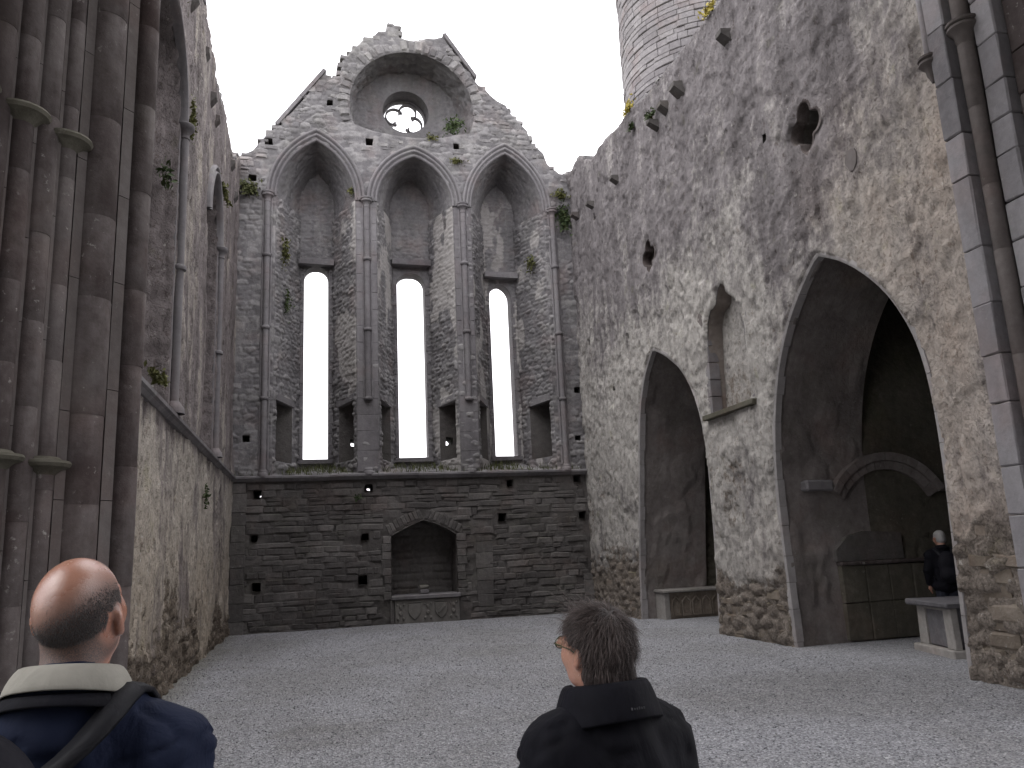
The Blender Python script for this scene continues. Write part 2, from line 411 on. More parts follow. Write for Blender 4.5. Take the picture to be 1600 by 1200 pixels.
def gravel_mat():
    t = NT('grey_gravel'); p = t.pos()
    v = t.voro(p, 62, 'F1', 1); vd = t.voro(p, 62, 'F1', 0)
    sp = t.n('ShaderNodeSeparateColor'); t.l(v, sp.inputs[0])
    col = t.ramp(sp.outputs[0], [(.0, (.12, .12, .13)), (.45, (.255, .256, .27)), (.85, (.32, .322, .337)), (1.0, (.46, .46, .47))])
    big = t.noise(p, .45, 5, .6, .6)
    col = t.mix(t.ramp(big, [(.38, .55), (.6, 0.0)]), col, t.mix(1.0, col, (.72, .70, .66), 'MULTIPLY'))
    col = t.mix(t.ramp(t.noise(p, 5, 5, .7), [(.3, .5), (.62, 0.0)]), col, t.mix(1.0, col, (.68, .68, .69), 'MULTIPLY'))
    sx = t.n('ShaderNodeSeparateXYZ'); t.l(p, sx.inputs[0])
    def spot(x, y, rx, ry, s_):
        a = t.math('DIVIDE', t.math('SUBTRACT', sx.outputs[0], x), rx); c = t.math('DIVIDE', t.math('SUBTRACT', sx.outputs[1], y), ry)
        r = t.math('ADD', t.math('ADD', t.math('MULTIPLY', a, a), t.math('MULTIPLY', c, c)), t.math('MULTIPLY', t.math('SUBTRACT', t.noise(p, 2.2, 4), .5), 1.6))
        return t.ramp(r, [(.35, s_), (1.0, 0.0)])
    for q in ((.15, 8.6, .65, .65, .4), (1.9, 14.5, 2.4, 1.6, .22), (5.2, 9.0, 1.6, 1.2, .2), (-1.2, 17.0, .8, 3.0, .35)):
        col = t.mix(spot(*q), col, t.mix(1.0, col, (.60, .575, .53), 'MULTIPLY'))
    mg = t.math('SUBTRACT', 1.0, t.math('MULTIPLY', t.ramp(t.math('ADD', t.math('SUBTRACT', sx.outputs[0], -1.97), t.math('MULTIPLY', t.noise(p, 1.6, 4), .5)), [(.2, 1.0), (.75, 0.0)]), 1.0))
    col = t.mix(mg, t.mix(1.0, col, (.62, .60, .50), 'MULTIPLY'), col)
    b = t.bump(vd, .9, .012); b2 = t.bump(t.noise(p, 9, 5, .7), .4, .03, b)
    return t.fin(col, .93, b2, .15)
M['gravel'] = gravel_mat()
def pebble_mat():
    t = NT('gravel_pebbles'); col = t.ramp(t.attr('rv'), [(0, (.10, .10, .108)), (.4, (.24, .24, .253)), (.9, (.32, .32, .335)), (1, (.50, .50, .50))])
    return t.fin(col, .9, None, .2)
M['pebble'] = pebble_mat()
def leaf_mat(name, a, b, sc_=5):
    t = NT(name); p = t.pos(); f = t.noise(p, sc_, 4, .7)
    col = t.ramp(f, [(.3, a), (.7, b)]); m = t.fin(col, .7, None, .2); return m
M['grass'] = leaf_mat('wall_grass', (.045, .055, .022), (.12, .125, .055))
M['leaf'] = leaf_mat('wall_leaf', (.03, .05, .022), (.075, .10, .04))
M['moss'] = leaf_mat('wall_moss', (.06, .065, .022), (.14, .14, .05))
M['yellow'] = leaf_mat('yellow_flower', (.22, .18, .03), (.40, .33, .07))

# ------------------------------------------------------------------ single stones (shared meshes)
def stone_unit(seed, ch=.17, jit=.11):
    r = random.Random(seed); g = [-.5, -.5+ch, .5-ch, .5]; V = []
    cj = {(a, b): (r.uniform(-jit, jit), r.uniform(-jit, jit)) for a in (0, 3) for b in (0, 3)}
    for i in range(4):
        for k in range(4):
            x, z = g[i], g[k]; ed = i in (0, 3) or k in (0, 3)
            a, b = (i/3, k/3)
            jx = sum(cj[(p, q)][0]*(a if p else 1-a)*(b if q else 1-b) for p in (0, 3) for q in (0, 3))
            jz = sum(cj[(p, q)][1]*(a if p else 1-a)*(b if q else 1-b) for p in (0, 3) for q in (0, 3))
            V.append((x+jx+r.uniform(-.02, .02), -.45+r.uniform(-.1, .1) if ed else -1+r.uniform(-.22, .22), z+jz+r.uniform(-.03, .03)))
    F = [(i*4+k, (i+1)*4+k, (i+1)*4+k+1, i*4+k+1) for i in range(3) for k in range(3)]
    ring = [0, 4, 8, 12, 13, 14, 15, 11, 7, 3, 2, 1]; b0 = 16
    for q in ring: V.append((V[q][0], .15, V[q][2]))
    for i in range(12): F.append((ring[(i+1) % 12], ring[i], b0+i, b0+(i+1) % 12))
    return np.array(V), F
SU = [stone_unit(100+i) for i in range(18)]
SM = {}
def stone_mesh(i, mat):
    k = (i, mat.name)
    if k not in SM: SM[k] = mesh('stone', SU[i][0], SU[i][1], mat)
    return SM[k]
def coursed(u0, u1, v0, v1, w, h, ok, r, wj=.45, hj=.35):
    "stones laid in uneven courses: (u, v, width, height, tilt)"
    out = []; v = v0
    while v < v1:
        hh = h*(1+r.uniform(-hj, hj)); u = u0-r.uniform(0, w)
        while u < u1:
            ww = w*(1+r.uniform(-wj, wj*1.6)); q = (u+ww/2, v+hh/2)
            parts = [(q[0], q[1], ww, hh)]
            if hh > h*1.12 and r.random() < .35: parts = [(q[0], v+hh*.27, ww, hh*.52), (q[0], v+hh*.78, ww, hh*.46)]
            for p in parts:
                if ok(*p): out.append((p[0], p[1]+r.uniform(-.012, .012), p[2], p[3]*r.uniform(.88, 1.12), r.uniform(-.05, .05)))
            u += ww
        v += hh
    return out
def place_stones(parent, st, frame, mat, joint, depth, r, limit=300, names=('stone', 'rubble'), mats=None):
    "the largest as single stones, the rest joined"
    st = sorted(st, key=lambda s: -s[2]*s[3]); SV, SF, nb = [], [], 0
    for n, (u, v, w, h, tl) in enumerate(st):
        i = r.randrange(len(SU)); d = depth*r.uniform(.55, 1.35); sx = (w-joint); sz = (h-joint)
        m = mats(u, v) if mats else mat
        Mx = frame(u, v) @ Matrix.Rotation(tl, 4, 'Y') @ Matrix.Diagonal((sx*r.choice((1,)), d, sz, 1))
        if n < limit:
            o = bpy.data.objects.new(names[0], stone_mesh(i, m)); link(o, parent); o.matrix_local = Mx
        else:
            A = np.array(Mx); V = SU[i][0] @ A[:3, :3].T+A[:3, 3]
            SV.append(V); SF += [tuple(q+nb for q in f) for f in SU[i][1]]; nb += len(V)
    if SV: tag(obj(names[1], np.vstack(SV), SF, mat, parent), kind='stuff')
GF = lambda y: (lambda u, v: Matrix.Translation((u, y, v)))

# ------------------------------------------------------------------ ground
def ground():
    def d(u, v):
        return .03*(fbm(u*.5, v*.5, seed=3)-.5)+.012*(fbm(u*3, v*3, seed=5)-.5)
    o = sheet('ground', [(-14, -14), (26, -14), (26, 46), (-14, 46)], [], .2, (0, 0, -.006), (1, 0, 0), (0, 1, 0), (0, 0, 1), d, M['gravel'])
    tag(o, kind='structure')
    far = obj('terrain', [(-300, -300, -.35), (300, -300, -.35), (300, 300, -.35), (-300, 300, -.35)], [(0, 1, 2, 3)], M['grass']); tag(far, kind='structure')
    rg = np.random.default_rng(4); n = 52000
    y = 3.2+17.7*rg.random(n)**1.5; x = -1.9+rg.random(n)*9.25
    k = (np.abs(x-.27*y-.8) < .75*y+.3); x, y = x[k], y[k]; n = len(x)
    s = (.004+.008*rg.random(n)**2)*(1+.02*y); h = s*rg.uniform(.35, .7, n); a = rg.uniform(0, 6.28, n); e = rg.uniform(.6, 1, n)
    base = np.array([(1, 0, 0), (0, 1, 0), (-1, 0, 0), (0, -1, 0), (.1, .1, 1), (0, 0, -.6)])
    P = base[None]*np.stack([s, s*e, h], 1)[:, None, :]*rg.uniform(.75, 1.25, (n, 6, 1))
    ca, sa = np.cos(a)[:, None], np.sin(a)[:, None]
    X = np.stack([x[:, None]+P[..., 0]*ca-P[..., 1]*sa, y[:, None]+P[..., 0]*sa+P[..., 1]*ca, P[..., 2]+.004+.4*h[:, None]+d(x, y)[:, None]-.006], 2)
    t = np.array([(0, 1, 4), (1, 2, 4), (2, 3, 4), (3, 0, 4), (1, 0, 5), (2, 1, 5), (3, 2, 5), (0, 3, 5)])
    F = (t[None]+6*np.arange(n)[:, None, None]).reshape(-1, 3)
    o = obj('gravel', X.reshape(-1, 3), F, M['pebble']); attr(o, 'rv', np.repeat(rg.random(n), 6)); tag(o, kind='stuff')
ground()

# ------------------------------------------------------------------ gable wall
gable = thing('gable_wall', 'tall ruined gable wall with three pointed window bays and a round window above', 'wall', (0, 0, 0))
top_line = [(-2.25, 12.42), (-1.97, 12.5), (-1.63, 12.69), (-1.45, 12.95), (-1.30, 13.16), (-.88, 13.53), (-.6, 13.95), (-.29, 14.37), (0, 14.86), (.29, 15.28),
            (.36, 15.08), (.52, 15.16), (.70, 15.20), (.77, 15.70), (1.05, 16.1), (1.41, 16.51), (1.62, 16.55), (1.80, 16.78), (2.02, 16.82), (2.06, 17.0), (2.24, 17.1), (2.40, 16.95), (2.41, 16.66),
            (2.91, 16.59), (3.25, 16.74), (3.72, 16.84), (4.62, 15.51), (5.1, 15.05), (5.57, 14.76), (5.87, 14.34), (6.2, 13.97), (6.28, 13.56), (6.66, 13.28), (6.77, 12.93), (7.05, 12.72), (7.34, 12.46), (7.6, 12.46)]
_r = random.Random(11); tl = [top_line[0]]
for a, b in zip(top_line[:-1], top_line[1:]):
    n = max(1, int(math.dist(a, b)/.22))
    for k in range(1, n+1):
        t = k/n; j = .035 if k < n else .0
        tl.append((a[0]+(b[0]-a[0])*t+_r.uniform(-j, j), a[1]+(b[1]-a[1])*t+_r.uniform(-j, j)*1.6))
ZS, ZL = 11.42, 3.74
BAYS = [dict(c=.06, so=1.325, ho=2.08, si=1.06, hi=1.72, b=(-.38, .55), w=(-.26, .41, 9.66, .30), lz=9.87, sh=(-1.21, 1.42)),
        dict(c=2.775, so=1.355, ho=1.80, si=1.075, hi=1.46, b=(2.22, 3.33), w=(2.36, 3.18, 9.50, .36), lz=9.98, sh=(1.42, 4.13)),
        dict(c=5.465, so=1.335, ho=2.10, si=1.085, hi=1.76, b=(4.98, 5.95), w=(5.12, 5.78, 9.22, .44), lz=9.70, sh=(4.13, 6.80))]
for b in BAYS:
    b['xl'], b['xr'] = b['c']-b['si'], b['c']+b['si']
    b['in'] = two_centre(b['c'], b['si'], ZS, b['hi'], 24)
holes_up = [[(b['xl'], ZL+.1)]+b['in']+[(b['xr'], ZL+.1)] for b in BAYS]
OC = (2.77, 14.40); a0, a1 = math.radians(202), math.radians(-22)
oc_front = [(OC[0]+1.8*math.cos(a), OC[1]+1.8*math.sin(a)) for a in np.linspace(a0, a1, 48)]
oc_front += [(4.17, 13.70), (3.7, 13.54), (3.2, 13.47), (2.7, 13.45), (2.2, 13.48), (1.6, 13.57)]
holes_up.append(oc_front)
PUT = [(-1.63, 4.76, .16), (7.27, 6.05, .17), (7.18, 4.68, .17), (.43, 14.33, .17), (1.52, 13.22, .2), (4.02, 13.28, .17), (-1.22, 12.98, .2), (-1.63, 11.88, .2), (7.15, 11.93, .2)]
PUTL = [(-1.32, 3.33, .19), (1.41, 3.44, .20), (5.18, 3.46, .18), (7.10, 3.54, .2), (-1.39, 2.27, .18), (1.31, 2.20, .18), (4.92, 2.58, .2), (7.18, 2.54, .18), (-1.32, 1.08, .2), (1.25, 1.12, .21)]
def quad_hole(x, z, s, r=rnd): return [(x-s/2+r.uniform(-.02, .02), z-s/2+r.uniform(-.02, .02)), (x+s/2+r.uniform(-.02, .02), z-s/2+r.uniform(-.02, .02)), (x+s/2+r.uniform(-.02, .02), z+s/2+r.uniform(-.02, .02)), (x-s/2+r.uniform(-.02, .02), z+s/2+r.uniform(-.02, .02))]
put_polys = [quad_hole(*p) for p in PUT]; holes_up += put_polys
up_poly = [(-2.25, ZL), (7.6, ZL)]+tl[::-1]
def g_disp(u, v):
    r, i = random_rubble(u, v, .30, .15, 4, .22, .036)
    mort = sst(.42, .62, fbm(u*.9, v*.9, seed=21))            # where old plaster still smooths the stones
    return r*(1-.75*mort)+.05*(fbm(u*.7, v*.7, seed=2)-.5)+.02*(fbm(u*9, v*9, seed=6)-.5)
sheet('masonry', up_poly, holes_up, .032, (0, D, 0), (1, 0, 0), (0, 0, 1), (0, -1, 0), g_disp, M['gable'], gable, {'sv': lambda u, v, h: .20*(random_rubble(u, v, .30, .15, 4)[1]-.5), 'lm': lambda u, v, h: .32*sst(.48, .66, fbm(u*.9, v*.9, seed=21))*sst(12.8, 11.5, v)})
# outer face and broken wall top
T = 1.75
win_poly = []
for b in BAYS:
    x0, x1, zs, rise = b['w']; c = (x0+x1)/2
    win_poly.append([(x0, 4.35)]+two_centre(c, (x1-x0)/2, zs-.08, rise, 10)+[(x1, 4.35)])
circ = lambda c, r, n=40: [(c[0]+r*math.cos(a), c[1]+r*math.sin(a)) for a in np.linspace(0, 2*math.pi, n, endpoint=False)]
OH = (2.69, 14.85)
SKYH = [(1.11, 4.74), (3.74, 4.76)]
sky_polys = [quad_hole(x, z, .21) for x, z in SKYH]
lit_put = [quad_hole(-1.31, 3.39, .11), quad_hole(1.50, 3.50, .13)]
low_poly = [(-2.25, -.3), (7.6, -.3)]+tl[::-1]
sheet('outer_face', low_poly, win_poly+[circ(OH, .68)]+sky_polys+lit_put, .1, (0, D+T, 0), (1, 0, 0), (0, 0, 1), (0, 1, 0), lambda u, v: .04*(fbm(u*2, v*2, seed=8)-.5), M['gable'], gable)
relief_loft('wall_top', [(x, D, z) for x, z in tl], [(x, D+T, z) for x, z in tl], 14, lambda u, v: .10*(fbm(u*3, v*3, seed=9)-.45), M['gable'], gable)
# putlog sockets, two of them open to the sky
def socket(parent, poly, y, depth, mat, out=None, yo=None):
    V = [(x, y, z) for x, z in poly]+[(x, y+depth, z) for x, z in poly]; n = len(poly)
    F = [(i, n+i, n+(i+1) % n, (i+1) % n) for i in range(n)]
    if out is None: F.append(tuple(range(n, 2*n)))
    else:
        b = len(V); V += [(x, y+depth, z) for x, z in out]+[(x, yo, z) for x, z in out]; m = len(out)
        for i in range(4):
            F.append((n+i, b+i, b+(i+1) % 4, n+(i+1) % 4)); F.append((b+i, b+m+i, b+m+(i+1) % 4, b+(i+1) % 4))
    obj('socket', V, F, mat, parent)
for p in put_polys: socket(gable, p, D+.0, .5, M['mortar'])

for b in BAYS:
    bl, br_ = b['b']; BY = D+1.30
    # splayed sides with the openings of the wall passage
    Ls = []
    for sgn, xf, xb in ((1, b['xl'], bl), (-1, b['xr'], br_)):
        dx, dy = xb-xf, 1.30; L = math.hypot(dx, dy); Uv = (dx/L, dy/L, 0); Nv = (dy/L*sgn, -dx/L*sgn, 0)
        pu0, pu1, pz0, pz1 = .12*L, .74*L, 4.20, 5.78+.0
        ph = [(pu0, pz0), (pu1, pz0), (pu1, pz1-.06), (pu0, pz1)]
        def sd(u, v, s_=sgn):
            r, i = random_rubble(u+5*s_+b['c'], v, .26, .125, 14, .24, .040)
            m_ = sst(.45, .60, fbm(u*1.1+b['c']*3+s_, v*.55, seed=31)); k = .35 if s_ < 0 else .7
            return r*(1-k*m_)+.05*(fbm(u*1.2+b['c'], v*.8, seed=12)-.5)
        sheet('splay', [(0, ZL), (L, ZL), (L, ZS), (0, ZS)], [ph], .03, (xf, D, 0), Uv, (0, 0, 1), Nv, sd, M['gable'], gable, {'sv': lambda u, v, h, s_=sgn: .16*(random_rubble(u+5*s_+b['c'], v, .26, .125, 14)[1]-.5), 'lm': lambda u, v, h, s_=sgn: .85*sst(.50, .64, fbm(u*1.1+b['c']*3+s_, v*.55, seed=31))})
        Ls.append((sgn, xf, Uv, pu0, pu1, pz0, pz1))
        m = MB(); P0 = np.array([xf, D, 0]); U_ = np.array(Uv); N_ = np.array(Nv)
        a = P0+U_*(pu0-.06); c = P0+U_*(pu1+.08); V = []
        for q in (a, c):
            for dn, dz in ((-.12, 0), (.035, 0), (.035, .17), (-.12, .17)):
                V.append(q+N_*dn+np.array([0, 0, pz1-(.06 if q is c else 0)+dz+.005]))
        m.add(V, [(0, 1, 2, 3), (7, 6, 5, 4), (0, 4, 5, 1), (1, 5, 6, 2), (2, 6, 7, 3), (3, 7, 4, 0)]); m.build('passage_lintel', M['dressed'], gable)
    b['pass'] = Ls
    # vault between the front arch and the narrower back arch
    bc, bs = (bl+br_)/2, (br_-bl)/2
    back = two_centre(bc, bs, ZS+.35, .95, 24); back = [(bl, ZS)]+back+[(br_, ZS)]
    A = resample(b['in'], 70); Bk = resample(back, 70)
    relief_loft('vault', [(x, D, z) for x, z in A], [(x, BY, z) for x, z in Bk], 44, lambda u, v: random_rubble(v, u, .22, .14, 5, .24, .03)[0]+.05*(fbm(u, v, seed=3)-.5), M['gable'], gable, flip=True)
    # back panel, window slit, lintel, sill
    wp = win_poly[BAYS.index(b)]; wp2 = densify(wp, .1)
    sheet('window_panel', [(bl-.12, ZL)]+[(bc+(x-bc)*1.25, ZS+(z-ZS)*1.08) for x, z in Bk]+[(br_+.12, ZL)], [wp], .03, (0, BY, 0), (1, 0, 0), (0, 0, 1), (0, -1, 0), lambda u, v: random_rubble(u, v, .26, .12, 8, .22, .03)[0]*np.maximum(sst(0, .08, np.abs(u-bc)-.3), sst(10.1, 10.3, v)), M['gable'], gable, {'lm': lambda u, v, h: (.75 if bc > 5 else .3)*sst(12.6, 11.8, v)*sst(.42, .56, fbm(u*1.6+bc, v*.6, seed=37))})
    w = tag(obj('window_frame', *(lambda R: (R[0], R[1][:, ::-1]))(loft([[(x, BY-.012, z) for x, z in wp2], [(x, BY+.2, z) for x, z in wp2], [(x, D+T+.01, z) for x, z in wp2]], closed=True)), M['dressed'], gable))
    fw = MB()
    x0, x1, zs, rise = b['w']
    for k in range(15):                      # dressed jamb stones either side of the slit
        z0 = 4.36+k*(zs-4.40)/15; z1 = z0+(zs-4.40)/15-.012
        for xa, xb_ in ((x0-.10, x0-.004), (x1+.004, x1+.10)):
            mm = MB(); mm.bbox((xa, BY-.03, z0), (xb_, BY+.12, z1), .008, .003); mm.build('jamb_stone', M['dressed'], gable)
    m = MB(); m.bbox((bl-.02, BY-.26, b['lz']), (br_+.02, BY+.06, b['lz']+.17), .012, .012); m.build('lintel', M['dressed'], gable)
    m = MB(); V = []
    V = [(b['xl'], D+.02, ZL+.04), (b['xr'], D+.02, ZL+.04), (br_+.02, BY+.05, ZL+.36), (bl-.02, BY+.05, ZL+.36)]
    n = 12; rows = [[np.array(V[0])*(1-s)*(1-t)+np.array(V[1])*s*(1-t)+np.array(V[2])*s*t+np.array(V[3])*(1-s)*t+np.array([0, 0, .05*rnd.uniform(-1, 1)]) for s in np.linspace(0, 1, 24)] for t in np.linspace(0, 1, n)]
    obj('window_ledge', *loft(rows), M['gable'], gable)
    m = MB(); m.bbox((x0-.12, BY-.10, 4.22), (x1+.12, BY+.30, 4.345), .012, .01); m.build('window_sill', M['dressed'], gable)
    # moulded arch: rolls and hollows along a pointed path
    prof = [(0, .0), (.0, .05), (.035, .085), (.07, .075), (.085, .03), (.105, .02), (.12, .06), (.145, .085), (.175, .07), (.19, .02), (.21, .0), (.225, .03), (.25, .04), (.28, .02), (.285, -.04)]
    rows = []
    for t, p in prof:
        f = t/.28; s_ = b['so']+(b['si']-.012-b['so'])*f; h_ = b['ho']+(b['hi']-.012-b['ho'])*f
        rows.append([(x, D-p-.01, z) for x, z in two_centre(b['c'], s_, ZS-.02, h_, 26)])
    V, F = loft(rows); obj('arch_moulding', V, F[:, ::-1], M['dressed'], gable, True)

# passages through the piers between the bays
def passage(pa, pb, hole=None):
    "pa, pb: (x, y) pairs (front, back) where the passage meets a splay; closed end if both share x"
    (xa0, ya0), (xa1, ya1) = pa; (xb0, yb0), (xb1, yb1) = pb; z0, z1 = 4.20, 5.78
    m = MB(); y1 = ya1
    m.add([(xa0, ya0, z0), (xb0, yb0, z0), (xb1, yb1, z0), (xa1, ya1, z0), (xa0, ya0, z1), (xb0, yb0, z1), (xb1, yb1, z1), (xa1, ya1, z1)], [(0, 1, 2, 3), (7, 6, 5, 4), (0, 4, 5, 1)])
    if hole is None: m.add([(xa1, ya1, z0), (xb1, yb1, z0), (xb1, yb1, z1), (xa1, ya1, z1)], [(0, 1, 2, 3)])
    else:
        q = hole
        m.add([(xa1, y1, z0), (xb1, y1, z0), (xb1, y1, z1), (xa1, y1, z1)]+[(x, y1, z) for x, z in q]+[(x, D+T+.01, z) for x, z in q],
              [(0, 1, 5, 4), (1, 2, 6, 5), (2, 3, 7, 6), (3, 0, 4, 7), (4, 5, 9, 8), (5, 6, 10, 9), (6, 7, 11, 10), (7, 4, 8, 11)])
    return m
def pend(s): sgn, xf, U_, u0, u1, z0, z1 = s; return ((xf+U_[0]*u0, D+U_[1]*u0), (xf+U_[0]*u1, D+U_[1]*u1))
passage(pend(BAYS[0]['pass'][1]), pend(BAYS[1]['pass'][0]), sky_polys[0]).build('wall_passage', M['mortar'], gable)
passage(pend(BAYS[1]['pass'][1]), pend(BAYS[2]['pass'][0]), sky_polys[1]).build('wall_passage', M['mortar'], gable)
for s, dx in ((BAYS[0]['pass'][0], -.55), (BAYS[2]['pass'][1], .55)):
    (x0, y0), (x1, y1) = pend(s); xe = x0+dx
    m = passage(((x0, y0), (x1, y1)), ((xe, y0), (xe, y1))); m.add([(xe, y0, 4.2), (xe, y1, 4.2), (xe, y1, 5.78), (xe, y0, 5.78)], [(0, 1, 2, 3)]); m.build('wall_passage', M['mortar'], gable)

# shafts with rings, capitals and bases; ashlar piers behind the two middle ones
for k, (x, full) in enumerate(((-1.21, 1), (1.42, 0), (4.13, 0), (6.80, 1))):
    yc = D-.055
    if not full:
        z = ZL+.12; xa, xb = (1.135, 1.685) if k == 1 else (3.87, 4.365)
        while z < ZS-.12:
            h = min(rnd.uniform(.42, .62), ZS-.06-z); m = MB(); m.bbox((xa, D-.035, z), (xb, D+.2, z+h-.006), .006, .004); m.build('ashlar_block', M['dressed'], gable); z += h
    m = MB(); z0 = 3.95 if full else 5.75
    for (za, zb) in ((z0, 5.74), (5.82, 7.63), (7.71, 9.63), (9.71, 11.30)):
        if zb-za < .2: continue
        zz = np.linspace(za, zb, 5)
        pr = []
        for i, q in enumerate(zz): pr += [(.078, q-.006), (.071, q), (.078, q+.006)] if 0 < i < 4 else [(.078, q)]
        m.lathe(pr, (x, yc), 14)
        for dx in (-.105, .105): m.lathe([(.032, za), (.032, zb)], (x+dx, D-.02), 8)
    sh = m.build('shaft', M['dressed'], gable, True)
    for z in (5.78, 7.67, 9.67):
        m = MB(); m.lathe([(.075, z-.05), (.10, z-.045), (.118, z-.02), (.118, z+.012), (.10, z+.04), (.075, z+.045)], (x, yc), 16); m.build('shaft_ring', M['dressed'], sh, True)
    m = MB(); m.lathe([(.06, 11.14), (.085, 11.18), (.088, 11.21), (.078, 11.23), (.085, 11.29), (.125, 11.34), (.155, 11.36), (.16, 11.40), (.14, 11.42), (.165, 11.44), (.165, 11.475), (.0, 11.49)], (x, yc), 18); m.build('capital', M['dressed'], sh, True)
    m = MB(); m.lathe([(.0, 3.97), (.08, 3.97), (.085, 3.95), (.105, 3.93), (.115, 3.90), (.11, 3.88), (.13, 3.86), (.135, 3.82), (.135, ZL+.03)], (x, yc+.01), 18); m.build('shaft_base', M['dressed'], sh, True)
# string course
m = MB(); xs = -1.96
while xs < 7.40:
    w = min(rnd.uniform(.7, 1.3), 7.41-xs); dz = rnd.uniform(-.006, .006)
    mm = MB(); P = [(.02, ZL-.09), (-.05, ZL-.075), (-.10, ZL-.03), (-.145, ZL-.01), (-.15, ZL+.035), (-.11, ZL+.055), (.10, ZL+.075)]
    mm.add([(xs+.003, D+y, z+dz) for y, z in P]+[(xs+w-.003, D+y, z+dz) for y, z in P], [(i, i+1, i+8, i+7) for i in range(6)]+[tuple(range(7))[::-1], tuple(range(7, 14))])
    mm.build('string_course', M['dressed'], gable); xs += w

# the round window: deep recess, tube, quatrefoil
ocb = [(2.72+(x-OC[0])*.86, 14.60+(z-OC[1])*.84) for x, z in oc_front]
cl = lambda L: list(L)+[L[0]]
fr = resample(cl(oc_front), 130); bk = resample(cl(ocb), 130)
relief_loft('window_recess', [(x, D, z) for x, z in fr], [(x, D+1.0, z) for x, z in bk], 30, lambda u, v: random_rubble(u, v, .30, .14, 6, .22, .06)[0]+.03*(fbm(u*2, v*2, seed=5)-.5), M['gable'], gable, flip=True)
sheet('recess_panel', [(2.72+(x-2.72)*1.07, 14.6+(z-14.6)*1.07) for x, z in ocb], [circ(OH, .69)], .035, (0, D+1.0, 0), (1, 0, 0), (0, 0, 1), (0, -1, 0), lambda u, v: random_rubble(u, v, .30, .1, 18, .22, .028)[0]*sst(.80, .95, np.hypot(u-OH[0], v-OH[1])-.04), M['gable'], gable)
V, F = loft([[(x, D+1.0-.01, z) for x, z in circ(OH, .695)], [(x, D+T, z) for x, z in circ(OH, .68)]], closed=True); obj('window_ring', V, F[:, ::-1], M['dressed'], gable, True)
trac = MB(); yb = D+1.50
ring = lambda r, y: [(OH[0]+r*math.cos(a), y, OH[1]+r*math.sin(a)) for a in np.linspace(0, 2*math.pi, 49)]
def band(cx, cz, r0, r1, aa, ab, y0, y1, n=28):
    "flat curved bar with real thickness"
    A = np.linspace(aa, ab, n); rows = []
    for r, y in ((r0, y0), (r1, y0), (r1, y1), (r0, y1), (r0, y0)): rows.append([(cx+r*math.cos(a), y, cz+r*math.sin(a)) for a in A])
    V, F = loft(rows); m = MB(); m.add(V, F); m.F += [tuple(k*n for k in range(4)), tuple(k*n+n-1 for k in range(4))[::-1]]; return m
tr = band(OH[0], OH[1], .63, .69, 0, 2*math.pi, yb, yb+.14, 48).build('tracery', M['dressed'], gable)
for k in range(4):
    a = math.radians(68+90*k); cx, cz = OH[0]+.315*math.cos(a), OH[1]+.315*math.sin(a)
    band(cx, cz, .242, .288, a-math.radians(128), a+math.radians(128), yb+.012, yb+.128).build('foil', M['dressed'], tr)
# voussoirs round the recess
a = math.radians(198)
while a > math.radians(-16):
    da = rnd.uniform(.085, .14); am = a-da/2; L = rnd.uniform(.26, .40); r_ = 1.80+L/2
    o = bpy.data.objects.new('voussoir', stone_mesh(rnd.randrange(18), M['gstone'])); link(o, gable)
    o.matrix_local = Matrix.Translation((OC[0]+r_*math.cos(am), D+.02, OC[1]+r_*math.sin(am))) @ Matrix.Rotation(-(am-math.pi/2), 4, 'Y') @ Matrix.Diagonal((1.9*da-.02, rnd.uniform(.05, .10), L-.02, 1))
    a -= da
# coping strips left on the raking edges
for (xa, za, xb, zb) in ((-1.0, 13.52, .30, 15.34), (3.74, 16.92, 4.66, 15.58)):
    n = 4
    for k in range(n):
        p = np.array([xa+(xb-xa)*k/n, za+(zb-za)*k/n]); q = np.array([xa+(xb-xa)*(k+.985)/n, za+(zb-za)*(k+.985)/n]); d_ = (q-p)/np.linalg.norm(q-p); nn = np.array([-d_[1], d_[0]]); nn *= np.sign(nn[1])
        m = MB(); V = []
        for y in (D-.06, D+.9):
            for c in (p-nn*.03, q-nn*.03, q+nn*.07, p+nn*.07): V.append((c[0], y, c[1]))
        m.add(V, [(0, 1, 2, 3), (7, 6, 5, 4), (0, 4, 5, 1), (1, 5, 6, 2), (2, 6, 7, 3), (3, 7, 4, 0)]); m.build('coping_slab', M['dressed'], gable)

# lower wall: mortar bed, coursed stones, tomb niche
niche = [(1.98, .58), (1.97, 1.2), (1.985, 2.19), (2.2, 2.30), (2.5, 2.44), (2.82, 2.57), (3.14, 2.46), (3.44, 2.32), (3.66, 2.17), (3.66, 1.2), (3.65, .58)]
putl = [quad_hole(*p) for p in PUTL]
sheet('mortar_bed', [(-2.25, -.3), (7.6, -.3), (7.6, ZL), (-2.25, ZL)], [niche]+putl, .05, (0, D+.032, 0), (1, 0, 0), (0, 0, 1), (0, -1, 0), lambda u, v: .095*(fbm(u*1.9, v*3.0, seed=41)-.46)+.03*(fbm(u*9, v*9, seed=42)-.5), M['mortar'], gable)
for i, p in enumerate(putl): socket(gable, p, D-.03, 1.0, M['mortar'], lit_put[i] if i < 2 else None, D+T+.01)
nd = densify(niche, .06)
relief_loft('niche_side', [(x, D-.02, z) for x, z in np.vstack([nd, nd[:1]])], [(x, D+.75, z) for x, z in np.vstack([nd, nd[:1]])], 16, lambda u, v: rubble(u, v, .4, .16, 3, .03, .03)[0], M['mortar'], gable, flip=True)
sheet('niche_back', niche, [], .035, (0, D+.75, 0), (1, 0, 0), (0, 0, 1), (0, -1, 0), lambda u, v: rubble(u, v, .42, .2, 9, .03, .04)[0], M['mortar'], gable)
npoly = np.array(niche)
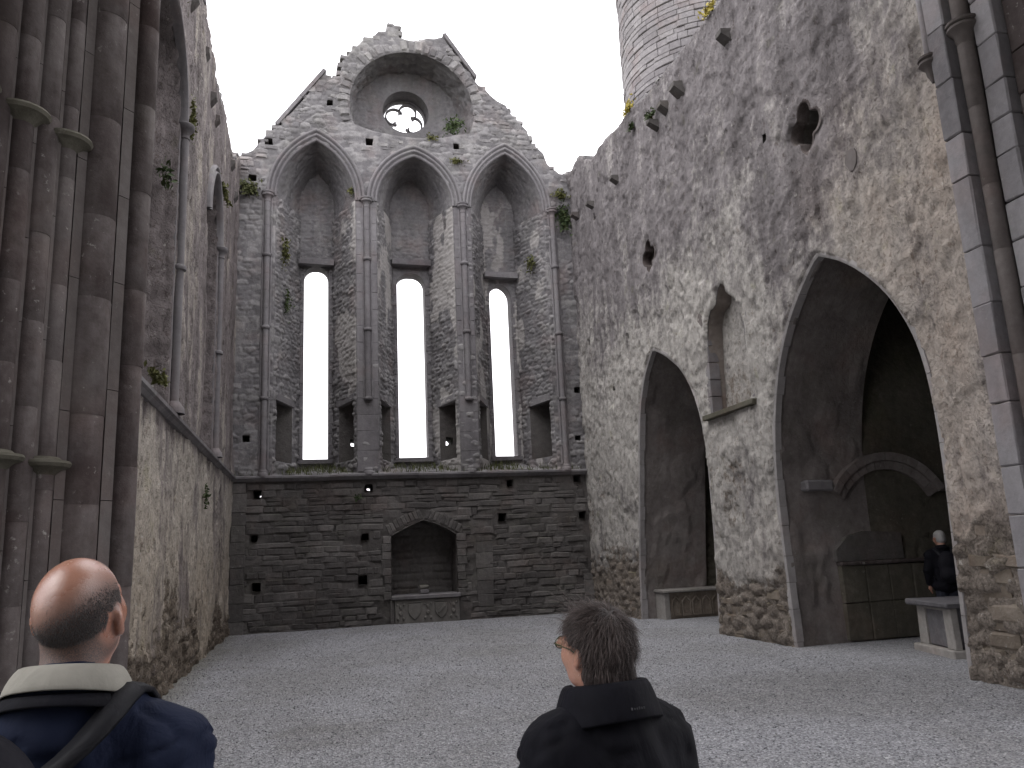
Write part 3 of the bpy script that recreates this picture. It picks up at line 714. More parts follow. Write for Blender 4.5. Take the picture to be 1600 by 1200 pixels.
def low_ok(u, v, w, h):
    if u-w/2 < -1.93 or u+w/2 > 7.38 or v-h/2 < -.12 or v+h/2 > ZL-.10: return False
    for x, z, s in PUTL:
        if abs(u-x) < (w+s)/2-.02 and abs(v-z) < (h+s)/2-.02: return False
    if v-h/2 < 2.22 and u+w/2 > 1.93 and u-w/2 < 3.70: return False
    for du in (-.5, 0, .5):
        for dv in (-.5, .5):
            if abs(u+du*w-2.82) < .98 and v+dv*h < 2.80-abs(u+du*w-2.82)*.44 and v+dv*h > 2.0: return False
    if 4.18 < u < 4.62 and .3 < v < 2.1: return False
    return True
lows = coursed(-1.95, 7.4, -.1, ZL-.08, .35, .162, low_ok, random.Random(3), .6, .42)
def near_holes(u, v, w, h): return low_ok(u, v, w, h)
def g_ok(u, v, w, h):
    if not inpoly(np.array([u-w*.4, u+w*.4, u]), np.array([v, v, v+h*.45]), np.array(up_poly)).all(): return False
    if math.hypot(u-OC[0], v-OC[1]) < 2.2 and v > 13.6: return False
    if abs(u-OC[0]) < 1.9 and v < 13.75 and v > 13.3: return False
    for b in BAYS:
        for du in (-.5, .5):
            x = u+du*w
            if abs(x-b['c']) < b['so']+.04:
                sR = b['so']+.05; hR = b['ho']+.06; R = (sR*sR+hR*hR)/(2*sR); dx = abs(x-b['c'])
                zt = ZS+math.sqrt(max(0, R*R-(dx+R-sR)**2))
                if v-h/2 < zt: return False
    for x, z, s in PUT:
        if abs(u-x) < (w+s)/2-.02 and abs(v-z) < (h+s)/2-.02: return False
    return True
ups = coursed(-1.95, 7.4, 11.6, 17.1, .30, .15, g_ok, random.Random(5))
_rg = random.Random(9)
def pick(u, v): return M['lowstone'] if v < ZL else M['gstone']
keep_up = [s for s in ups if _rg.random() < .62]
place_stones(gable, lows, GF(D+.03), M['lowstone'], .004, .034, random.Random(17), 205, ('stone', 'rubble'), pick)
place_stones(gable, keep_up, GF(D+.015), M['gstone'], .012, .045, random.Random(18), 95, ('stone', 'rubble'), pick)
# ragged stones standing along the broken top
for a, b in zip(tl[:-1], tl[1:]):
    if _rg.random() < .42: continue
    mx, mz = (a[0]+b[0])/2, (a[1]+b[1])/2
    if not -1.9 < mx < 7.3: continue
    m = MB(); w = _rg.uniform(.14, .34); h = _rg.uniform(.08, .17); y0 = D-.03+_rg.uniform(0, .1)
    m.bbox((mx-w/2, y0, mz-h*.6), (mx+w/2, y0+_rg.uniform(.3, .5), mz+h*.5), .02, .02); m.build('top_stone', M['gstone'], gable)
# flat dressed door jamb strip to the right of the niche and corner pilasters of smoother stone
for (xa, xb, z0, z1, d_) in ((4.2, 4.6, .3, 2.1, .0), (-1.94, -1.62, -.05, ZL-.1, .02), (7.12, 7.40, -.05, 1.0, .02)):
    z = z0
    while z < z1-.05:
        h = min(_rg.uniform(.28, .5), z1-z); m = MB(); m.bbox((xa+_rg.uniform(-.03, .0), D-.012-d_, z), (xb+_rg.uniform(0, .04), D+.1, z+h-.01), .008, .004); m.build('quoin', M['lowstone'], gable); z += h
# arch stones over the niche
for pa, pb in (((1.93, 2.20), (2.82, 2.60)), ((2.82, 2.60), (3.71, 2.18))):
    n = 9
    for k in range(n):
        t = (k+.5)/n; x = pa[0]+(pb[0]-pa[0])*t; z = pa[1]+(pb[1]-pa[1])*t; ang = math.atan2(pb[1]-pa[1], pb[0]-pa[0])
        bow = .05*math.sin(math.pi*t); tw = (t-.5)*.25
        o = bpy.data.objects.new('voussoir', stone_mesh(_rg.randrange(18), M['lowstone'])); link(gable and o, gable)
        o.matrix_local = Matrix.Translation((x-math.sin(ang)*(.14+bow), D+.03, z+math.cos(ang)*(.14+bow))) @ Matrix.Rotation(-ang+tw*(1 if pa[0] < 2 else -1)*0, 4, 'Y') @ Matrix.Diagonal((.114, .034, .28, 1))
for z in np.arange(.6, 2.1, .2):
    for xa, xb in ((1.70, 1.965), (3.675, 3.95)):
        w = _rg.uniform(.6, 1.0)*(xb-xa); m = MB(); m.bbox((xb-w if xb < 2.5 else xa, D-.022, z), (xb if xb < 2.5 else xa+w, D+.1, z+.188), .01, .008); m.build('jamb_stone', M['lowstone'], gable)

M['footstone0'] = stone('niche_stone', (.12, .10, .088), (.19, .165, .148), (.28, .25, .23), streak=.1, lichen=.3, vary=.2)
M['edge'] = stone('arris_stone', (.19, .177, .175), (.29, .275, .272), (.39, .37, .362), streak=.3, lichen=.3, bump=.5, vary=.15)
# ------------------------------------------------------------------ the long plastered wall with two chapel arches
rwall = thing('plastered_wall', 'long flaking plastered wall pierced by two pointed chapel arches', 'wall')
arch_far = smooth_poly([(17.9, -.3), (17.86, .5), (17.70, 1.7), (17.45, 3.0), (17.29, 3.89), (17.10, 4.75), (16.75, 5.40), (16.35, 5.80), (16.12, 5.98)], 1).tolist() + \
    smooth_poly([(16.08, 5.98), (15.80, 5.86), (15.34, 5.62), (14.74, 5.20), (14.34, 4.64), (14.10, 4.03), (14.01, 3.3), (14.02, 2.6), (14.05, 1.6), (14.15, .3), (14.17, -.3)], 1).tolist()
arch_near = smooth_poly([(11.70, -.3), (11.72, .4), (11.76, 1.5), (11.77, 2.5), (11.68, 3.36), (11.45, 4.18), (11.15, 4.76), (10.82, 5.20), (10.43, 5.56), (10.12, 5.80), (9.98, 5.88)], 1).tolist() + \
    smooth_poly([(9.94, 5.88), (9.75, 5.78), (9.45, 5.62), (9.05, 5.31), (8.66, 4.90), (8.41, 4.51), (8.21, 4.05), (8.11, 3.5), (8.09, 2.9), (8.10, 2.3), (8.14, 1.5), (8.18, .5), (8.20, -.3)], 1).tolist()
nich = [(13.66, 4.06), (13.62, 4.9), (13.55, 5.55), (13.50, 5.80), (13.36, 6.02), (13.22, 6.04), (13.10, 6.10), (13.05, 6.28), (12.88, 6.42), (12.70, 6.32), (12.62, 6.12), (12.42, 5.98), (12.26, 5.72), (12.20, 5.4), (12.20, 4.8), (12.22, 4.06)]
def quatre(c, r, k=.62):
    P = []
    for i in range(4):
        a0 = math.pi/2*i
        for a in np.linspace(-1.72, 1.72, 11): P.append((c[0]+r*(.56*math.cos(a0)+.43*math.cos(a0+a)), c[1]+1.12*r*(.56*math.sin(a0)+.43*math.sin(a0+a))))
    return P
Q1, Q2 = quatre((9.84, 7.92), .37), quatre((15.87, 8.10), .33)
RH = [quad_hole(10.95, 8.35, .13), quad_hole(20.1, 7.2, .16), quad_hole(18.6, 5.6, .12), quad_hole(17.3, 6.6, .1), quad_hole(19.0, 10.4, .16)]
top_r = [(21.6, 12.95), (20.8, 12.6), (20.2, 12.75), (19.0, 12.13), (17.3, 12.05), (15.66, 11.85), (13.93, 11.74), (12.5, 11.64), (11.7, 11.62), (9.5, 11.6), (6.9, 11.6)]
_r = random.Random(21); tr_ = [top_r[0]]
for a, b in zip(top_r[:-1], top_r[1:]):
    n = max(1, int(math.dist(a, b)/.25))
    for k in range(1, n+1): t = k/n; tr_.append((a[0]+(b[0]-a[0])*t, a[1]+(b[1]-a[1])*t+_r.uniform(-.05, .05)))
r_poly = [(6.9, -.3), (21.6, -.3)]+tr_
def rw_masks(u, v):
    n = fbm(u*.55, v*.55, seed=51); n2 = fbm(u*1.8, v*.9, seed=52)
    pl = .24+.60*sst(9.2, 5.4, v+2.0*(n-.5)+1.2*(n2-.5)-.22*np.clip(12-u, -6, 5)*.5)*(1-.25*sst(3.2, 1.2, v+n2))
    dark = np.exp(-(((u-10.3+.35*(v-7.4))/1.3)**2+((v-7.2)/1.5)**2)); pl = pl*(1-.85*dark)
    wm = np.clip(.8*sst(11.2, 7.4, u+2.4*(n2-.5))*sst(9.5, 6.0, v)+.35*sst(3.0, 1.0, v)*sst(14, 10, u), 0, 1)
    br = np.clip(sst(1.9, .5, v+1.5*(n-.5)+.8*(n2-.5))*(.95)+.45*sst(.56, .7, n2)*sst(5.2, 2.5, v), 0, 1)
    return pl, wm, br
def rw_disp(u, v):
    pl, wm, br = rw_masks(u, v)
    h = .10*(fbm(u*.45, v*.45, seed=61)-.5)+.03*(fbm(u*2.2, v*2.2, seed=62)-.5)
    for k, (s_, t_, d_) in enumerate(((1.15, .50, .026), (2.0, .55, .020), (3.1, .47, .014), (1.6, .43, .022))):
        q = fbm(u*s_+9*k, v*s_*.8, oct=5, seed=70+k); h = h+d_*sst(t_-.012, t_+.012, q)
    r, i = random_rubble(u, v, .34, .19, 23, .24, .06)
    b2 = sst(.35, .6, br+.5*(fbm(u*3, v*3, seed=66)-.5))
    return h*(1-.5*b2)+b2*(r-.035)-.02*sst(.62, .72, fbm(u*5, v*4, seed=77))
sheet('plaster_face', r_poly, [arch_far, arch_near, nich, Q1, Q2]+RH, .042, (XR, 0, 0), (0, 1, 0), (0, 0, 1), (-1, 0, 0), rw_disp, M['rwall'], rwall,
      {'pl': lambda u, v, h: rw_masks(u, v)[0], 'wm': lambda u, v, h: rw_masks(u, v)[1], 'br': lambda u, v, h: rw_masks(u, v)[2]})
relief_loft('wall_top', [(XR, u, v) for u, v in tr_], [(XC, u, v+.05) for u, v in tr_], 14, lambda u, v: .12*(fbm(u*3, v*3, seed=9)-.45), M['gable'], rwall)
sheet('outer_face', r_poly, [arch_far, arch_near], .15, (XC, 0, 0), (0, 1, 0), (0, 0, 1), (1, 0, 0), lambda u, v: .03*(fbm(u*2, v*2, seed=8)-.5), M['chapel'], rwall)
for u_ in (21.6, 6.9): obj('wall_end', [(XR+.02, u_, -.3), (XC, u_, -.3), (XC, u_, 13.1 if u_ > 20 else 11.7), (XR+.02, u_, 13.0 if u_ > 20 else 11.65)], [(0, 1, 2, 3)], M['gable'], rwall)
for k, p in enumerate((arch_far, arch_near)):
    R = resample(p, 150)
    relief_loft('arch_soffit', [(XR+.03, u, v) for u, v in R], [(XC, u, v) for u, v in R], 36, lambda u, v: .05*(fbm(u*1.2, v*1.2+9*k, seed=33)-.5)+.018*(fbm(u*6, v*6, seed=34)-.5)-.03*sst(.58, .64, fbm(u*2, v*2, seed=35+k)), M['chapel'], rwall, flip=True)
    # dressed arris stones, each a block along the edge
    L = np.concatenate([[0], np.cumsum(np.linalg.norm(np.diff(R, axis=0), axis=1))]); s_ = 0.0; rr = random.Random(40+k)
    while s_ < L[-1]-.05:
        ln = min(rr.uniform(.28, .52), L[-1]-s_); q = np.linspace(s_+.004, s_+ln-.004, 4); dp = rr.uniform(.12, .16); fc = rr.uniform(.035, .065)
        pu = np.interp(q, L, R[:, 0]); pv = np.interp(q, L, R[:, 1]); tu = np.gradient(pu); tv = np.gradient(pv); nl = np.hypot(tu, tv); nu_, nv_ = tv/nl, -tu/nl
        # outward normal (away from the opening)
        mid = np.mean(R, 0); sg = np.sign((pu.mean()-mid[0])*nu_.mean()+(pv.mean()-2.6)*nv_.mean()); nu_, nv_ = nu_*sg, nv_*sg
        rows = []
        for (dx, dn) in ((-.014, fc), (-.018, .004), (-.002, -.034), (dp-.02, -.036), (dp, .03), (.05, fc+.01), (-.014, fc)):
            rows.append([(XR+dx, a+n1*dn, b+n2*dn) for a, b, n1, n2 in zip(pu, pv, nu_, nv_)])
        V, F = loft(rows); m = MB(); m.add(V, F); m.F += [tuple(4*j for j in range(6)), tuple(4*j+3 for j in range(6))[::-1]]
        m.build('arch_stone', M['edge'], rwall); s_ += ln
# small niche with trefoiled head
nr = resample(cl(nich), 90)
relief_loft('niche_side', [(XR+.01, u, v) for u, v in nr], [(XR+.30, u*.97+.37, v) for u, v in nr], 10, lambda u, v: .04*(fbm(u*5, v*5, seed=80)-.5), M['footstone0'], rwall, flip=True)
sheet('niche_back', [(u*.97+.37, v) for u, v in nich], [], .04, (XR+.30, 0, 0), (0, 1, 0), (0, 0, 1), (-1, 0, 0), lambda u, v: .08*(fbm(u*2.5, v*2.5, seed=81)-.5)+.02*sst(.5, .53, fbm(u*4, v*4, seed=82)), M['rwall'], rwall,
      {'pl': lambda u, v, h: .75+0*u, 'wm': lambda u, v, h: 0*u, 'br': lambda u, v, h: .15+.3*sst(5.2, 4.6, v)})
for k in range(5):
    for u0, u1 in ((13.60, 13.76), (12.08, 12.21)):
        z0 = 4.07+k*.33; m = MB(); m.bbox((XR-.02, u0-.01*k*(u0 > 13), z0), (XR+.2, u1-.012*k*(u0 > 13), z0+.322), .008, .004); m.build('jamb_stone', M['dressed'], rwall)
nh = resample([(13.60, 5.72), (13.38, 6.04), (13.14, 6.10), (13.05, 6.30), (12.88, 6.45), (12.70, 6.35), (12.60, 6.14), (12.40, 6.0), (12.22, 5.72)], 30)
rows = []
for dx, dn in ((-.015, .05), (-.02, .0), (.16, -.005), (.16, .06), (-.015, .05)):
    rows.append([(XR+dx, 12.9+(u-12.9)*(1+dn/.7), 5.3+(v-5.3)*(1+dn/1.0)) for u, v in nh])
V, F = loft(rows); obj('niche_head', V, F, M['dressed'], rwall)
m = MB(); m.bbox((XR-.13, 12.02, 3.955), (XR+.45, 13.86, 4.055), .012, .008); m.build('niche_sill', M['sill'], rwall)
for q in (Q1, Q2):
    c = np.mean(q, 0); nq = resample(cl(q), 60)
    rows = [[(XR-.012, c[0]+(u-c[0])*s1, c[1]+(v-c[1])*s1) for u, v in nq] for s1 in (1.16,)]+[[(XR-.02, u, v) for u, v in nq]]+[[(XR+.22, u, v) for u, v in nq]]
    V, F = loft(rows); fr_ = obj('quatrefoil_frame', V, F, M['pier'], rwall)
    V, F = loft([[(XR+.20, u, v) for u, v in nq], [(XR+1.0, c[0]+(u-c[0])*.8, c[1]+(v-c[1])*.8) for u, v in nq]]); n_ = len(nq)
    m = MB(); m.add(V, F); m.F.append(tuple(range(n_, 2*n_-1))); m.build('quatrefoil_shaft', M['mortar'], rwall)
for p in RH:
    c_ = np.mean(p, 0); V = [(XR+.03, c_[0]+(u-c_[0])*1.5, c_[1]+(v-c_[1])*1.5) for u, v in p]+[(XR+.5, u, v) for u, v in p]; obj('socket', V, [(i, 4+i, 4+(i+1) % 4, (i+1) % 4) for i in range(4)]+[(4, 5, 6, 7)], M['mortar'], rwall)
# corbels under the vanished roof
for (u, v, s_) in ((17.21, 10.62, .22), (14.85, 10.80, .20), (14.25, 10.85, .26), (13.60, 10.88, .30), (11.62, 10.72, .26), (20.3, 11.0, .22), (19.0, 10.75, .2)):
    m = MB(); m.add(*(lambda V, F: ([(XR+.05-x, u+y, v+z) for x, y, z in V], F))([(0, -s_/2, -s_*.7), (0, s_/2, -s_*.7), (0, s_/2, s_*.5), (0, -s_/2, s_*.5), (.16, -s_*.42, -s_*.3), (.16, s_*.42, -s_*.34), (.30, s_*.38, s_*.05), (.30, -s_*.4, s_*.08), (.30, -s_*.4, s_*.42), (.30, s_*.4, s_*.40)],
        [(0, 1, 5, 4), (4, 5, 6, 7), (7, 6, 9, 8), (3, 8, 9, 2), (0, 4, 7, 3), (7, 8, 3), (1, 2, 6, 5), (2, 9, 6)])); m.build('corbel', M['mortar'], rwall)
# flush dark stones set in the plaster
for (u, v, a, b) in ((10.66, 6.02, .17, .20), (13.74, 5.9, .10, .22), (8.9, 6.9, .14, .18), (16.9, 5.7, .08, .2)):
    k = 11; P = [(a*math.cos(t)*rnd.uniform(.85, 1.1), b*math.sin(t)*rnd.uniform(.85, 1.1)) for t in np.linspace(0, 2*math.pi, k, endpoint=False)]
    V = [(XR+.05, u+p, v+q) for p, q in P]+[(XR-.045, u+p*.93, v+q*.93) for p, q in P]
    obj('patch_stone', V, [(i, (i+1) % k, k+(i+1) % k, k+i) for i in range(k)]+[tuple(range(k, 2*k))], M['darkshaft'], rwall)
# rubble showing where the plaster has gone at the foot of the piers
def foot_ok(u, v, w, h):
    for p in (arch_far, arch_near):
        P = np.array(p)
        if inpoly(np.array([u-w/2-.12, u+w/2+.12]), np.array([v, v]), P).any() or (P[:, 0].min()-.1 < u < P[:, 0].max()+.1): return False
    return rw_masks(np.array([u]), np.array([v]))[2][0] > .52+_rg.uniform(0, .35) and 7.0 < u-w/2 and u+w/2 < 20.9
ft = coursed(7.0, 20.9, -.08, 2.1, .34, .165, foot_ok, random.Random(31))
RF = lambda u, v: Matrix.Translation((XR+.02, u, v)) @ Matrix.Rotation(-math.pi/2, 4, 'Z')
M['footstone'] = stone('foot_stone', (.10, .082, .066), (.165, .138, .112), (.26, .225, .19), streak=.1, lichen=.4, moss=.5, vary=.5)
place_stones(rwall, ft, RF, M['footstone'], .008, .045, random.Random(32), 200)
tops = [(u, v) for u, v in tr_]
for a, b in zip(tops[:-1], tops[1:]):
    if _rg.random() < .35: continue
    mu, mv = (a[0]+b[0])/2, (a[1]+b[1])/2; w = _rg.uniform(.16, .36); h = _rg.uniform(.07, .16); x0 = XR-.03+_rg.uniform(0, .1)
    m = MB(); m.bbox((x0, mu-w/2, mv-h*.6), (x0+_rg.uniform(.3, .5), mu+w/2, mv+h*.5), .02, .02); m.build('top_stone', M['gstone'], rwall)

# chapels beyond the arches
def chapel(label, y0, y1, x1, zt, niche_arch):
    c = thing('side_chapel', label, 'chapel')
    d = lambda u, v: .06*(fbm(u*1.2, v*1.2, seed=44)-.5)+.022*(fbm(u*6, v*6, seed=45)-.5)
    def dl(u, v):
        low = sst(1.75, 1.55, v+.3*(fbm(u*2, v*2, seed=46)-.5)); return d(u, v)*(1-.6*low)+low*(rubble(u, v, .45, .2, 9, .03, .04)[0]-.02)
    hs = [niche_arch] if niche_arch else []
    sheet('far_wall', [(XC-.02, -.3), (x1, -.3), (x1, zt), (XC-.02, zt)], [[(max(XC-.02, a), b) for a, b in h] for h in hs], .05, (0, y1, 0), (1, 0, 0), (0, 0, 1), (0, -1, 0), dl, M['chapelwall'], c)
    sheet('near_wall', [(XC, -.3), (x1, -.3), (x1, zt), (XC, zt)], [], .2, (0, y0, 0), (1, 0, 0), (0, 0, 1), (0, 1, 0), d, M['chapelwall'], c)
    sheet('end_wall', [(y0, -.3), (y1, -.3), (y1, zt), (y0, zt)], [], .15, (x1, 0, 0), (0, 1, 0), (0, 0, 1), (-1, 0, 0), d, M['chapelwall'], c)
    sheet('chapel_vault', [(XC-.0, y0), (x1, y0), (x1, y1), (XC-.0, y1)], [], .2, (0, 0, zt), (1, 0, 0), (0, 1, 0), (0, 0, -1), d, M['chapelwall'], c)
    return c
chapel('small dark chapel behind the narrower pointed arch near the gable', 13.95, 17.92, 13.0, 6.6, None)
chap = chapel('dark chapel with an arched tomb recess behind the widest pointed arch', 7.9, 11.74, 13.5, 6.9, None)
# arched tomb recess in the chapel's side wall: built as a hood, ring stones and a sunken panel
hc, hz, hr = 9.45, 1.80, 1.26
for a0_ in np.linspace(math.radians(30), math.radians(150), 13)[:-1]:
    da = math.radians(10)-.006; m = MB()
    for r0, r1, pr in ((hr-.30, hr-.16, .075), (hr-.155, hr-.02, .14)):
        V = []
        for a in (a0_, a0_+da/2, a0_+da):
            for r_, y_ in ((r0, 11.80), (r0, 11.74-pr), (r1, 11.74-pr-.02), (r1, 11.80)): V.append((hc+r_*math.cos(a)*1.02, y_, hz+r_*math.sin(a)))
        m.add(V, [(4*i+j, 4*i+4+j, 4*i+4+(j+1) % 4, 4*i+(j+1) % 4) for i in range(2) for j in range(4)]+[(0, 1, 2, 3), (8, 11, 10, 9)])
    m.build('hood_stone', M['chapel'], chap)
m = MB(); m.bbox((7.86, 11.58, 2.42), (8.38, 11.85, 2.60), .03, .01); m.build('impost_stone', M['dressed'], chap)
m = MB(); m.bbox((10.45, 11.58, 2.36), (10.75, 11.85, 2.50), .03, .01); m.build('impost_stone', M['pier'], chap)
m = MB(); m.bbox((8.35, 11.60, 1.20), (10.6, 11.80, 1.26), .01, .004); m.build('tomb_shelf', M['pier'], chap)
m = MB(); P = [(8.32, 1.27), (8.32, 1.45), (8.55, 1.66), (8.9, 1.74), (9.6, 1.70), (9.6, 1.27)]
m.add([(x, 11.665, z) for x, z in P]+[(x, 11.80, z) for x, z in P], [tuple(range(6)), tuple(range(6, 12))[::-1]]+[(i, 6+i, 6+(i+1) % 6, (i+1) % 6) for i in range(6)]); m.build('sunken_slab', M['mortar'], chap)
for k in range(5):
    for q in range(2):
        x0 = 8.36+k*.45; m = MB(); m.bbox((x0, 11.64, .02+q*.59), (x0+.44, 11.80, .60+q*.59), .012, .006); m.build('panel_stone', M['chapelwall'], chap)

# ------------------------------------------------------------------ round tower
TC, TR = (12.6, 21.6), 2.65
tower = thing('round_tower', 'tall round tower of coursed stone rising behind the plastered wall', 'tower')
m = MB(); m.lathe([(TR-.03, -.3), (TR-.03, 27), (TR-.3, 27.2), (TR-.35, 29), (.05, 31.5)], TC, 72); m.build('tower_core', M['mortar'], tower, True)
tst = []; z = 10.5; _t = random.Random(5)
while z < 24:
    h = _t.uniform(.15, .30); a = _t.uniform(0, .2)
    while a < 2*math.pi-.04:
        da = _t.uniform(.11, .26); tst.append((a, z, min(da, 2*math.pi-a), h)); a += da
    z += h
def t_key(s):
    am = (s[0]+s[2]/2) % (2*math.pi); facing = -math.cos(am-math.atan2(TC[1]*-1, -TC[0]))
    e = abs((am-3.75+math.pi) % (2*math.pi)-math.pi); vis = 0 if (e < 1.15 and 11.9 < s[1] < 20.5 and am < 4.45) else 1
    return (vis, e)
tst.sort(key=t_key)
SV, SF = [], []
def t_stone(a, z, da, h):
    g = .014; d = _t.uniform(-.02, .03); A = np.linspace(a+g/TR/2, a+da-g/TR/2, 3); e = .018; V = []
    for r_, zi, ai in ((TR-.06, 0, 0), (TR+d-e, 0, 0), (TR+d, e, e), (TR+d, -e, e), (TR+d-e, 0, 0), (TR-.06, 0, 0)): pass
    rows = [(TR-.06, z+g/2), (TR+d-e, z+g/2), (TR+d, z+g/2+e), (TR+d+_t.uniform(-.006, .01), z+h-g/2-e), (TR+d-e, z+h-g/2), (TR-.06, z+h-g/2)]
    for r_, zz in rows:
        for q in A: V.append((TC[0]+r_*math.cos(q), TC[1]+r_*math.sin(q), zz))
    F = [(3*i+j, 3*i+j+1, 3*i+j+4, 3*i+j+3) for i in range(5) for j in range(2)]+[tuple(3*i for i in range(6))[::-1], tuple(3*i+2 for i in range(6))]
    return V, F
nb = 0
for n, s_ in enumerate(tst):
    V, F = t_stone(*s_)
    if n < 298: obj('stone', V, F, M['tower'], tower)
    else: SV += V; SF += [tuple(i+nb for i in f) for f in F]; nb += len(V)
tag(obj('rubble', SV, SF, M['tower'], tower), kind='stuff')

# ------------------------------------------------------------------ the other side wall with two window bays
lwall = thing('streaked_wall', 'tall streaked side wall with a level string course and two shafted window bays', 'wall')
LT = [(7.28, 11.9), (9, 11.85), (11.5, 11.8), (13.63, 11.74), (14.2, 11.6), (14.85, 11.52), (15.6, 11.42), (16.60, 11.47), (17.5, 11.62), (18.22, 11.68), (19.07, 11.50), (20.0, 11.9), (20.6, 12.3), (21.4, 12.45)]
_r = random.Random(23); lt = [LT[0]]
for a, b in zip(LT[:-1], LT[1:]):
    n = max(1, int(math.dist(a, b)/.25))
    for k in range(1, n+1): t = k/n; lt.append((a[0]+(b[0]-a[0])*t, a[1]+(b[1]-a[1])*t+_r.uniform(-.06, .06)))
LB = [(10.50, 1.48), (15.98, 1.08)]; LZ = 3.78
lin = [two_centre(c, s_-.14, 8.30, 1.15, 20) for c, s_ in LB]
lholes = [[(c-s_+.14, LZ+.06)]+p+[(c+s_-.14, LZ+.06)] for (c, s_), p in zip(LB, lin)]
def lw_masks(u, v):
    n = fbm(u*.7, v*.4, seed=151); n2 = fbm(u*2.4, v*.7, seed=152)
    pl = np.clip(.30+.42*sst(4.0, 3.2, v)+.25*sst(5.5, 8, v)*0+.9*(n2-.5)+.3*(n-.5), 0, 1)
    return pl, sst(3.5, .5, v)*.6, np.clip(sst(1.5, .1, v+2*(n-.5))*.75+.35*sst(.55, .7, n2), 0, 1)
def lw_disp(u, v):
    pl, wm, br = lw_masks(u, v); h = .08*(fbm(u*.5, v*.5, seed=161)-.5)+.03*(fbm(u*3, v*1.4, seed=162)-.5)
    for k, (s_, t_, d_) in enumerate(((1.5, .50, .022), (2.6, .54, .018), (4.0, .47, .014))):
        h = h+d_*sst(t_-.012, t_+.012, fbm(u*s_+9*k, v*s_*.5, oct=5, seed=170+k))
    return h+sst(.4, .6, br)*(random_rubble(u, v, .34, .18, 29, .24, .055)[0]-.03)
sheet('plaster_face', [(7.28, -.3), (21.4, -.3)]+lt[::-1], lholes, .042, (XL, 0, 0), (0, 1, 0), (0, 0, 1), (1, 0, 0), lw_disp, M['lwall'], lwall,
      {'pl': lambda u, v, h: lw_masks(u, v)[0], 'wm': lambda u, v, h: lw_masks(u, v)[1], 'br': lambda u, v, h: lw_masks(u, v)[2]})
relief_loft('wall_top', [(XL, u, v) for u, v in lt], [(XL-1.6, u, v) for u, v in lt], 12, lambda u, v: .12*(fbm(u*3, v*3, seed=19)-.45), M['gable'], lwall, flip=True)
sheet('outer_face', [(7.28, -.3), (21.4, -.3)]+lt[::-1], [[(c-.2, 4.5), (c-.2, 8.6), (c+.2, 8.6), (c+.2, 4.5)] for c, s_ in LB], .2, (XL-1.6, 0, 0), (0, 1, 0), (0, 0, 1), (-1, 0, 0), lambda u, v: .03*(fbm(u*2, v*2, seed=8)-.5), M['gable'], lwall)
for (c, s_), p in zip(LB, lin):
    full = [(c-s_+.14, LZ)]+p+[(c+s_-.14, LZ)]; A = resample(full, 120); Bk = resample([(c-.40, LZ)]+two_centre(c, .40, 8.3, .9, 20)+[(c+.40, LZ)], 120)
    relief_loft('splay', [(XL, u, v) for u, v in A], [(XL-1.25, u, v) for u, v in Bk], 34, lambda u, v: rubble(v, u, .16, .34, 5, .03, .05)[0]*.0+rubble(u, v, .30, .15, 5, .03, .05)[0]+.06*(fbm(u*1.5, v*1.5, seed=3)-.5), M['lwall'], lwall)
    slit = [(c-.2, 4.5)]+two_centre(c, .2, 8.3, .3, 8)+[(c+.2, 4.5)]
    sheet('window_panel', [tuple(q) for q in Bk], [slit], .05, (XL-1.25, 0, 0), (0, 1, 0), (0, 0, 1), (1, 0, 0), lambda u, v: .03*(fbm(u*3, v*3)-.5), M['gable'], lwall)
    sl = densify(slit, .1); V, F = loft([[(XL-1.24, u, v) for u, v in sl], [(XL-1.62, u, v) for u, v in sl]], closed=True); obj('window_frame', V, F, M['dressed'], lwall)
    V = [(XL, c-s_, LZ+.02), (XL, c+s_, LZ+.02), (XL-1.27, c+.42, LZ+.3), (XL-1.27, c-.42, LZ+.3)]; obj('window_ledge', V, [(0, 1, 2, 3)], M['gable'], lwall)
    prof = [(0, -.02), (0, .05), (.03, .09), (.06, .075), (.075, .02), (.095, .03), (.115, .085), (.14, .09), (.155, .02), (.17, -.04)]
    rows = []
    for t, q in prof:
        f = t/.155; sR = s_+(-.15)*f; rows.append([(XL+q+.01, u, v) for u, v in two_centre(c, sR, 8.28, 1.36-.2*f, 22)])
    V, F = loft(rows); obj('arch_moulding', V, F, M['dressed'], lwall, True)
    for sg in (1,):
        yc = c+sg*(s_-.03); xc = XL+.045; m = MB()
        m.lathe([(.07, LZ+.16), (.07, 5.93), (.07, 6.02), (.07, 8.18)], (xc, yc), 14); m.lathe([(.035, LZ+.1), (.035, 8.2)], (xc-.07, yc-sg*.1), 8); m.lathe([(.035, LZ+.1), (.035, 8.2)], (xc-.04, yc+sg*.1), 8)
        sh = m.build('shaft', M['dressed'], lwall, True)
        m = MB(); m.lathe([(.07, 5.93), (.105, 5.95), (.11, 5.98), (.10, 6.01), (.07, 6.03)], (xc, yc), 14); m.build('shaft_ring', M['dressed'], sh, True)
        m = MB(); m.lathe([(.06, 8.02), (.085, 8.05), (.075, 8.09), (.08, 8.14), (.125, 8.19), (.15, 8.22), (.15, 8.27), (.13, 8.29), (0, 8.31)], (xc, yc), 16); m.build('capital', M['dressed'], sh, True)
        m = MB(); m.lathe([(0, LZ+.2), (.08, LZ+.2), (.12, LZ+.14), (.15, LZ+.1), (.16, LZ+.02)], (xc, yc), 16); m.build('shaft_base', M['dressed'], sh, True)
        for k in range(9):
            z0 = LZ+.1+k*.49; m = MB(); ya, yb_ = sorted((yc+sg*.13, yc+sg*rnd.uniform(.30, .42))); m.bbox((XL-.1, ya, z0), (XL+.018, yb_, z0+.48), .008, .005); m.build('jamb_stone', M['dressed'], lwall)
y = 7.3
